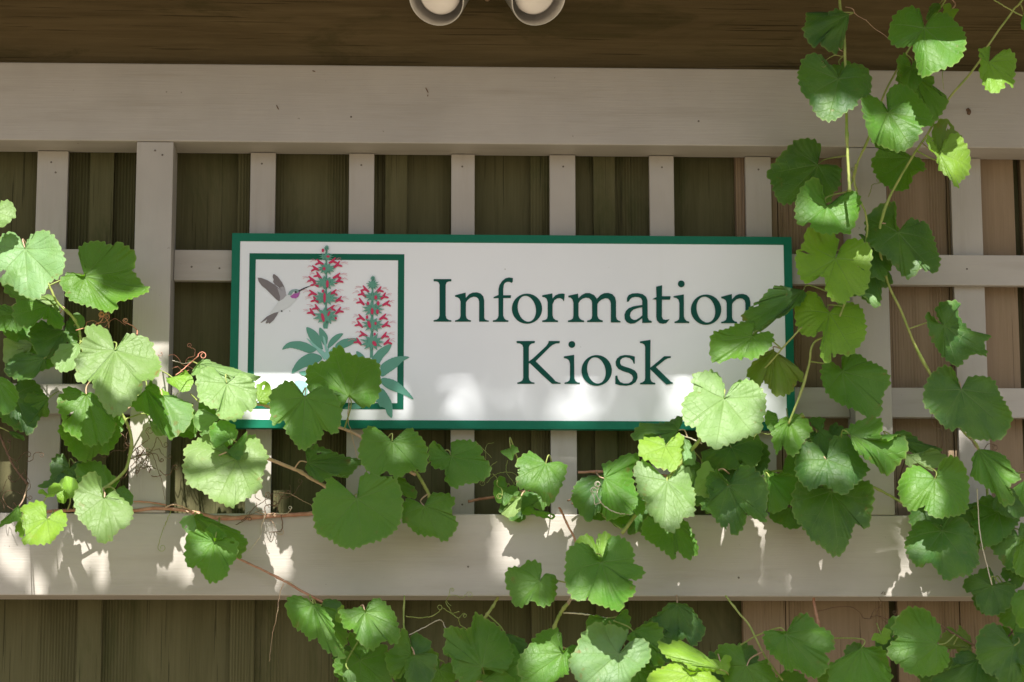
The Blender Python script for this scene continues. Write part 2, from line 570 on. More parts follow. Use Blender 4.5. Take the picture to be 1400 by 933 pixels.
G1, G2, G3, G4, G5 = (580, 365), (740, 365), (880, 365), (695, 450), (800, 450)
N1 = '328,303 440,274 443,335 443,520 452,548 472,564 497,570 497,584 328,584 328,570 355,564 378,548 386,520 386,370 375,340 355,325 328,318'
N2 = '443,330 480,290 515,275 560,272 600,285 628,315 638,360 638,540 648,562 670,570 686,572 686,584 584,584 584,370 575,340 555,323 525,318 490,330 460,355 443,380'
glyphs('lettering', 0, 0, [
    ('p', G1, '100,131 288,131 288,155 262,156 240,165 228,190 228,520 238,550 262,566 288,569 288,584 100,584 100,568 130,563 153,548 163,520 163,190 153,165 130,155 100,155'),
    ('p', G1, N1), ('p', G1, N2),
    ('p', G1, '790,333 738,335 738,322 790,300 790,240 800,195 830,150 865,122 900,114 943,120 942,155 932,172 905,160 880,160 858,172 845,195 840,240 840,303 925,303 920,333 840,333 840,520 852,550 870,566 895,570 895,586 730,586 730,570 760,565 782,545 790,520'),
    ('o', G1, (932, 1254, 286, 606, 992, 1190, 309, 584)),
    ('p', G2, '10,303 118,283 120,335 120,520 132,550 152,566 178,572 178,588 10,588 10,572 40,566 62,550 68,520 68,375 58,342 38,325 10,320'),
    ('p', G2, '119,338 150,305 185,288 225,284 249,288 247,325 240,370 225,345 200,333 170,336 140,355 119,400'),
    ('p', G2, '288,308 390,285 396,340 396,520 408,550 430,566 455,572 455,588 284,588 284,572 312,566 336,550 342,520 342,380 332,348 312,328 288,325'),
    ('p', G2, '395,335 430,300 470,280 515,280 560,300 588,335 597,370 597,520 608,550 630,566 654,572 654,588 488,588 488,572 515,566 536,550 541,520 541,385 532,355 510,335 475,328 440,338 412,360 395,390'),
    ('p', G2, '593,340 630,300 670,280 715,278 755,292 785,325 795,370 795,530 805,560 825,574 842,578 842,592 740,592 740,390 732,360 710,338 680,335 640,350 610,375 596,400'),
    ('p', G2, '910,374 912,330 930,300 970,283 1030,281 1080,292 1115,320 1130,360 1132,540 1145,568 1174,578 1174,595 1074,598 1074,360 1062,335 1035,322 1000,320 965,328 945,345 930,370'),
    ('p', G2, '1076,405 1076,430 1030,438 980,455 950,485 942,520 955,550 985,566 1010,563 1045,542 1076,515 1076,545 1035,575 995,600 950,606 910,590 888,555 884,510 900,470 930,440 980,420'),
    ('p', G2, '1180,345 1225,322 1222,212 1285,197 1283,313 1376,313 1370,350 1283,350 1283,530 1295,558 1320,565 1365,558 1330,598 1295,606 1255,598 1230,570 1223,530 1223,350'),
    ('p', G3, '318,312 427,294 428,530 440,560 460,578 485,584 485,598 328,598 328,584 355,576 375,560 380,530 380,385 370,350 350,332 318,326'),
    ('dot', G3, (400, 182, 36)),
    ('o', G3, (502, 825, 295, 617, 560, 763, 318, 593)),
    ('p', G3, N1, (497, 16)), ('p', G3, N2, (497, 16)),
], 'word Information')
glyphs('lettering', 0, 0, [
    ('p', G4, '88,128 283,128 280,150 250,155 228,170 218,195 218,520 228,550 250,566 278,570 278,584 95,584 95,570 125,562 148,548 158,520 158,195 148,170 125,155 88,150'),
    ('p', G4, '217,345 260,315 330,250 400,185 425,150 430,128 548,128 545,152 505,155 470,170 440,195 360,275 290,343 470,520 500,555 530,568 555,572 555,584 465,584 360,490 230,365 217,365'),
    ('p', G4, '590,292 700,275 702,525 715,555 735,568 760,570 760,584 598,584 598,570 630,562 650,545 655,520 655,370 645,335 625,318 590,310'),
    ('dot', G4, (675, 165, 36)),
    ('o', G4, (778, 1101, 278, 605, 836, 1037, 302, 581)),
    ('p', G4, '1345,293 1345,370 1333,370 1320,335 1290,310 1250,300 1215,308 1192,330 1188,360 1200,385 1240,402 1300,420 1345,442 1370,475 1375,520 1355,565 1310,595 1250,605 1190,600 1137,585 1137,500 1158,495 1165,530 1190,565 1230,580 1280,578 1315,555 1327,520 1315,490 1280,468 1220,450 1170,425 1145,390 1140,350 1155,315 1190,287 1240,277 1290,280'),
    ('p', G5, '583,133 695,115 693,300 693,525 703,555 722,570 746,574 746,590 585,590 585,574 612,566 632,550 638,525 638,190 628,165 605,152 583,150'),
    ('p', G5, '692,412 740,375 800,325 840,290 912,290 910,308 880,312 850,328 800,368 752,405 880,530 910,560 935,572 932,580 865,592 780,515 700,435 692,430'),
], 'word Kiosk')


def art(name, items, mats, label=None):
    """flat painted shapes on the sign face, each a hair above the one before"""
    bm = bmesh.new()
    d = 0.0006
    for (mi, pts) in items:
        d += 0.00005
        poly(bm, pts, d, mi)
    o = bm_obj(name, bm, mats, sign)
    if label:
        o['label'] = label


def tr(s, ox, oy, k):
    return [(ox + x / k, oy + y / k) for x, y in parse(s)]


def circ(cx, cy, r, n=14):
    return [(cx + r * math.cos(2 * math.pi * i / n), cy + r * math.sin(2 * math.pi * i / n)) for i in range(n)]


B = lambda s: tr(s, 340, 340, 8.48)
art('hummingbird', [
    (0, B('282,300 300,298 340,330 385,390 415,450 432,510 430,545 395,500 340,440 300,415 283,385 290,360 278,330')),
    (1, B('360,455 395,440 415,455 432,510 430,545 405,515')),
    (2, B('395,560 450,530 490,545 500,570 560,580 530,620 480,670 420,705 370,725 345,735 300,745 250,770 245,750 290,690 340,620')),
    (0, B('104,338 150,342 220,370 300,420 350,460 400,500 410,540 390,590 350,612 320,590 270,540 200,470 150,430 115,380')),
    (1, B('330,450 400,500 440,540 400,585 360,605 365,560 345,500')),
    (0, B('345,735 330,770 290,830 240,875 230,860 210,870 195,865 215,820 145,862 138,858 210,790 250,768 300,745')),
    (3, B('455,535 470,500 500,478 545,470 590,480 600,500 560,515 520,510 490,545')),
    (2, B('492,545 518,505 535,500 520,530')),
    (4, B('480,555 520,525 575,515 590,495 595,510 575,560 545,580 500,575')),
    (5, B('575,488 640,455 715,430 722,433 650,467 585,502')),
    (5, circ(340 + 545 / 8.48, 340 + 505 / 8.48, 1.5)),
    (5, circ(340 + 383 / 8.48, 340 + 726 / 8.48, 1.2)),
], [M_wing, M_wingl, M_bird, M_head, M_throat, M_black])


def whorl(cx, cy, w, h, rnd, n=11):
    pts = []
    for k in range(2 * n):
        a = 2 * math.pi * k / (2 * n)
        r = (1.08 + rnd.uniform(-0.08, 0.1)) if k % 2 == 0 else 0.60 + rnd.uniform(-.08, .08)
        pts.append((cx + w * r * math.cos(a), cy + h * r * math.sin(a)))
    return pts


def floret(x, y, s, ang):
    """two-lipped flower pointing along ang (px)"""
    c, sn = math.cos(ang), math.sin(ang)
    loc = [(-9, -2), (-2, -3.2), (5, -4.6), (9, -5.2), (10, -3), (6, -1.2), (4, 1), (7, 4), (8, 8), (6, 9), (3, 6), (0, 2.5), (-9, 2)]
    if math.cos(ang) < 0:
        loc = [(u, -v) for u, v in loc]
    return [(x + s * (u * c - v * sn), y + s * (u * sn + v * c)) for u, v in loc]


def hair(x, y, x2, y2, w=0.22):
    dx, dy = x2 - x, y2 - y
    L = math.hypot(dx, dy) or 1
    nx, ny = -dy / L * w, dx / L * w
    mx, my = (x + x2) / 2 + nx * 5, (y + y2) / 2 - abs(ny) * 6
    return [(x + nx, y + ny), (mx + nx, my + ny), (x2 + nx, y2 + ny), (x2 - nx, y2 - ny), (mx - nx, my - ny), (x - nx, y - ny)]


def spike(whorls, stem, lefts, rights, centres, ox, oy, k, seed):
    rnd = random.Random(seed)
    it = [(0, tr(stem, ox, oy, k))]
    for sgn, L in ((-1, lefts), (1, rights)):
        for x, y in L:
            x, y = ox + x / k, oy + y / k
            a = rnd.uniform(0.35, 0.75)
            ang = -a if sgn > 0 else math.pi + a
            it.append((1, floret(x, y, 0.64, ang)))
            for q in range(2):
                it.append((2, hair(x + sgn * 5, y - 3, x + sgn * (10 + rnd.uniform(0, 5)), y - 4.5 + q * 3 + rnd.uniform(-1, 1))))
    for (cx, cy, w, h) in whorls:
        it.append((0, whorl(ox + cx / k, oy + cy / k, 1.12 * w / k, 1.12 * h / k, rnd)))
        for q in range(5):
            a = rnd.uniform(0, 6.28)
            x, y = ox + (cx + w * .5 * math.cos(a)) / k, oy + (cy + h * .5 * math.sin(a)) / k
            it.append((3, [(x - .5, y + 2), (x, y - 2.4), (x + .6, y + 2)]))
    for (cx, cy, w, h, r) in centres:
        c, sn = math.cos(r), math.sin(r)
        it.append((1, [(ox + cx / k + (w * math.cos(a) * c - h * math.sin(a) * sn) / k,
                        oy + cy / k + (w * math.cos(a) * sn + h * math.sin(a) * c) / k)
                       for a in [2 * math.pi * i / 12 for i in range(12)]]))
    return it


S1 = spike([(362, 75, 25, 30), (360, 165, 70, 40), (360, 292, 88, 55), (352, 440, 108, 62), (355, 603, 112, 70), (355, 795, 112, 82)],
           '352,70 370,70 368,400 366,700 385,860 372,930 330,930 322,900 345,800 350,400',
           [(290, 230), (245, 295), (275, 370), (205, 410), (240, 460), (215, 555), (245, 630), (260, 715), (205, 760)],
           [(425, 215), (475, 255), (470, 375), (488, 425), (430, 550), (490, 625), (410, 715), (490, 745)],
           [(322, 98, 14, 20, 0), (378, 162, 18, 12, 0), (335, 292, 16, 18, 0), (370, 455, 15, 42, 0), (340, 600, 14, 55, 0),
            (322, 530, 13, 18, 0), (322, 812, 17, 48, -.25), (385, 770, 12, 30, .4), (460, 820, 12, 16, 0)],
           400, 330, 7.777, 3)
S2 = spike([(275, 108, 22, 22), (273, 170, 54, 42), (278, 280, 76, 48), (275, 400, 90, 62), (275, 545, 90, 62), (270, 712, 98, 74)],
           '267,100 280,100 280,500 276,860 246,860 260,500',
           [(205, 215), (180, 260), (165, 335), (165, 485), (150, 548), (185, 640), (140, 712)],
           [(330, 225), (375, 285), (400, 350), (370, 480), (395, 550), (382, 655), (410, 715)],
           [(302, 290, 14, 20, 0), (228, 345, 13, 18, 0), (325, 345, 14, 22, 0), (268, 420, 14, 32, 0), (318, 425, 13, 24, 0),
            (240, 545, 15, 36, -.3), (220, 475, 13, 18, 0), (300, 535, 11, 16, 0), (290, 725, 17, 28, -.6), (292, 635, 11, 14, 0)],
           470, 365, 6.91, 5)
MA = [M_art, M_red, M_pink, M_artd]
art('flower_spike', S1, MA, 'taller red flower spike')
art('flower_spike', S2, MA, 'shorter red flower spike')
Lf = lambda s: tr(s, 380, 430, 6.22)


def jag(pts, amp=0.5):
    """fine teeth along a lance leaf"""
    o = []
    for i in range(len(pts)):
        a, b = pts[i], pts[(i + 1) % len(pts)]
        L = math.hypot(b[0] - a[0], b[1] - a[1])
        n = max(1, int(L / 2.2))
        for k in range(n):
            t = k / n
            s = amp if k % 2 else 0
            nx, ny = (b[1] - a[1]) / (L or 1), -(b[0] - a[0]) / (L or 1)
            o.append((a[0] + (b[0] - a[0]) * t + nx * s, a[1] + (b[1] - a[1]) * t + ny * s))
    return o


J_ = lambda s: jag(catmull(Lf(s), 3, True), 0.3)
art('painted_leaf_cluster', [
    (1, Lf('240,200 300,235 360,290 400,325 440,260 428,330 395,390 360,340 300,275')),
    (0, J_('240,112 300,130 350,180 375,260 380,300 330,270 270,205')),
    (0, J_('355,112 400,150 425,200 405,270 370,230 350,170')),
    (0, J_('555,163 500,170 450,210 425,260 430,290 480,250 530,200')),
    (0, J_('35,300 80,245 150,228 230,238 300,275 330,300 270,330 180,300 100,285')),
    (0, J_('115,500 150,420 210,360 280,330 350,345 375,380 320,420 230,450 170,480')),
    (0, J_('490,260 550,215 640,202 690,215 640,250 570,285 500,300')),
    (1, Lf('380,180 400,300 415,330 420,300 400,200')),
    (1, Lf('400,380 430,320 480,270 450,340 420,390')),
    (0, Lf('175,490 230,480 250,530 200,515')),
    (1, J_('140,570 200,560 245,590 250,680 220,700 190,640')),
    (0, J_('380,420 480,440 560,520 600,640 540,700 450,620 400,520')),
], [M_art, M_artl])
art('painted_leaf_cluster', [
    (0, J_('965,258 920,265 860,300 815,350 800,380 850,430 900,360 945,310')),
    (0, J_('1118,365 1050,355 970,370 900,410 870,450 880,530 940,500 1010,450 1060,400')),
    (0, J_('1152,725 1120,670 1050,600 980,555 890,540 875,580 930,630 1000,660 1080,690')),
    (0, J_('970,880 975,800 960,730 910,650 870,630 850,700 870,780 910,800 930,850')),
    (0, J_('665,315 720,340 760,400 800,480 740,480 690,400')),
    (0, Lf('780,380 800,380 840,560 860,640 820,640 790,500')),
    (0, J_('850,640 890,680 900,760 870,790 830,740 700,800 560,800 700,740')),
], [M_art, M_artl])

# ------------------------------------------------------------------ twin floodlight on the beam
lampt = thing('floodlight', 'twin grey outdoor floodlight with frosted bulbs on the brown beam above the sign', 'lamp', P(666, -40, 0.0))


def lathe(bm, prof, org, axis, seg=36):
    axis = axis.normalized()
    a = axis.cross(Vector((0, 0, 1))).normalized()
    b = axis.cross(a)
    rings = []
    for (s, r) in prof:
        c = org + axis * s
        rings.append([bm.verts.new(c + (a * math.cos(2 * math.pi * k / seg) + b * math.sin(2 * math.pi * k / seg)) * max(r, 1e-5)) for k in range(seg)])
    for i in range(len(rings) - 1):
        for k in range(seg):
            j = (k + 1) % seg
            bm.faces.new((rings[i][k], rings[i][j], rings[i + 1][j], rings[i + 1][k]))


for sgn, cx in ((-1, 596.5), (1, 736.5)):
    axis = Vector((0.30 * sgn, -0.72, -0.60)).normalized()
    rim = P(cx, -1.5, 0.14)
    bm = bmesh.new()
    R0 = 0.0625
    lathe(bm, [(-0.20, 0.0), (-0.20, 0.024), (-0.15, 0.027), (-0.13, 0.045), (-0.09, 0.056), (-0.02, R0 - .001), (0.0, R0),
               (0.0018, R0 - 0.0015), (0.0, R0 - 0.003), (-0.02, R0 - 0.005), (-0.08, 0.048), (-0.10, 0.02), (-0.10, 0.0)], rim, axis)
    h = bm_obj('lamp_housing', bm, M_metal, lampt, True)
    bm = bmesh.new()
    lathe(bm, [(-0.09, 0.02), (-0.055, 0.038), (-0.035, 0.0445), (-0.026, 0.0455), (-0.018, 0.0435), (-0.010, 0.036), (-0.005, 0.025), (-0.002, 0.012), (-0.001, 0.0)],
          rim, axis)
    bm_obj('bulb', bm, M_bulb, h, True)
    base = P(666, -62, 0.03)
    bm = bmesh.new()
    back = rim - axis * 0.195
    add_tube(bm, [base, base.lerp(back, 0.5) + Vector((0, -0.012, 0)), back], [0.012, 0.012, 0.016], 12)
    bm_obj('arm', bm, M_metal, lampt, True)
bm = bmesh.new()
lathe(bm, [(0, 0.0), (0, 0.055), (0.022, 0.052), (0.03, 0.02), (0.045, 0.014), (0.045, 0.0)], P(666, -62, -0.004), Vector((0, -1, 0.001)))
bm_obj('base_plate', bm, M_metal, lampt, True)
bm = bmesh.new()
lathe(bm, [(0, 0.0), (0, 0.006), (0.010, 0.006), (0.013, 0.004), (0.014, 0)], P(666, -1, -0.003), Vector((0, -1, 0.001)), 14)
bm_obj('fixing_screw', bm, M_cane_tan, lampt, True)

# ------------------------------------------------------------------ sun direction and the eave that shades the upper part
SUN_EL, SUN_AZ = rad(53.0), rad(-3.0)
S = Vector((math.sin(SUN_AZ) * math.cos(SUN_EL), -math.cos(SUN_AZ) * math.cos(SUN_EL), math.sin(SUN_EL)))
ez = P(380, 512, 0).z
EY = -0.60
eave_z = ez + (-EY) * S.z / (-S.y)
eave = thing('roof_overhang', 'wooden roof overhang of the kiosk above the beam and sign', 'roof', (0, EY, eave_z))
bm = bmesh.new()
vs = []
for y, z in ((EY, eave_z), (EY, eave_z + 0.15), (0.6, eave_z + 0.62), (0.6, eave_z + 0.47)):
    vs.append([bm.verts.new((x, y, z)) for x in (-3.2, 3.2)])
for k in range(4):
    j = (k + 1) % 4
    bm.faces.new((vs[k][0], vs[j][0], vs[j][1], vs[k][1]))
bm.faces.new([v[0] for v in vs][::-1])
bm.faces.new([v[1] for v in vs])
bm_obj('roof_deck', bm, M_roof, eave)

# ------------------------------------------------------------------ grapevines
CROP = dict(A=(0, 260), B=(0, 420), C=(0, 580), D=(220, 460), E=(220, 580), F=(220, 660), G=(400, 460), H=(400, 580),
            I=(380, 747), K=(640, 747), M=(860, 747), N=(1120, 747), O=(660, 590), P=(840, 500), Q=(840, 610), R=(1040, 540),
            S=(1120, 480), T=(1120, 600), U=(1080, 0), V=(1120, 0), W=(1030, 150), X=(1040, 280), Y=(950, 380), Z=(1120, 380))
TONE = dict(n=(0.066, 0.200, 0.010), d=(0.029, 0.108, 0.018), y=(0.19, 0.36, 0.022), p=(0.215, 0.345, 0.125), o=(0.13, 0.17, 0.02))  # p/d: sunlit and shaded leaf colour painted in, mixed with natural leaf age
OPEN = []
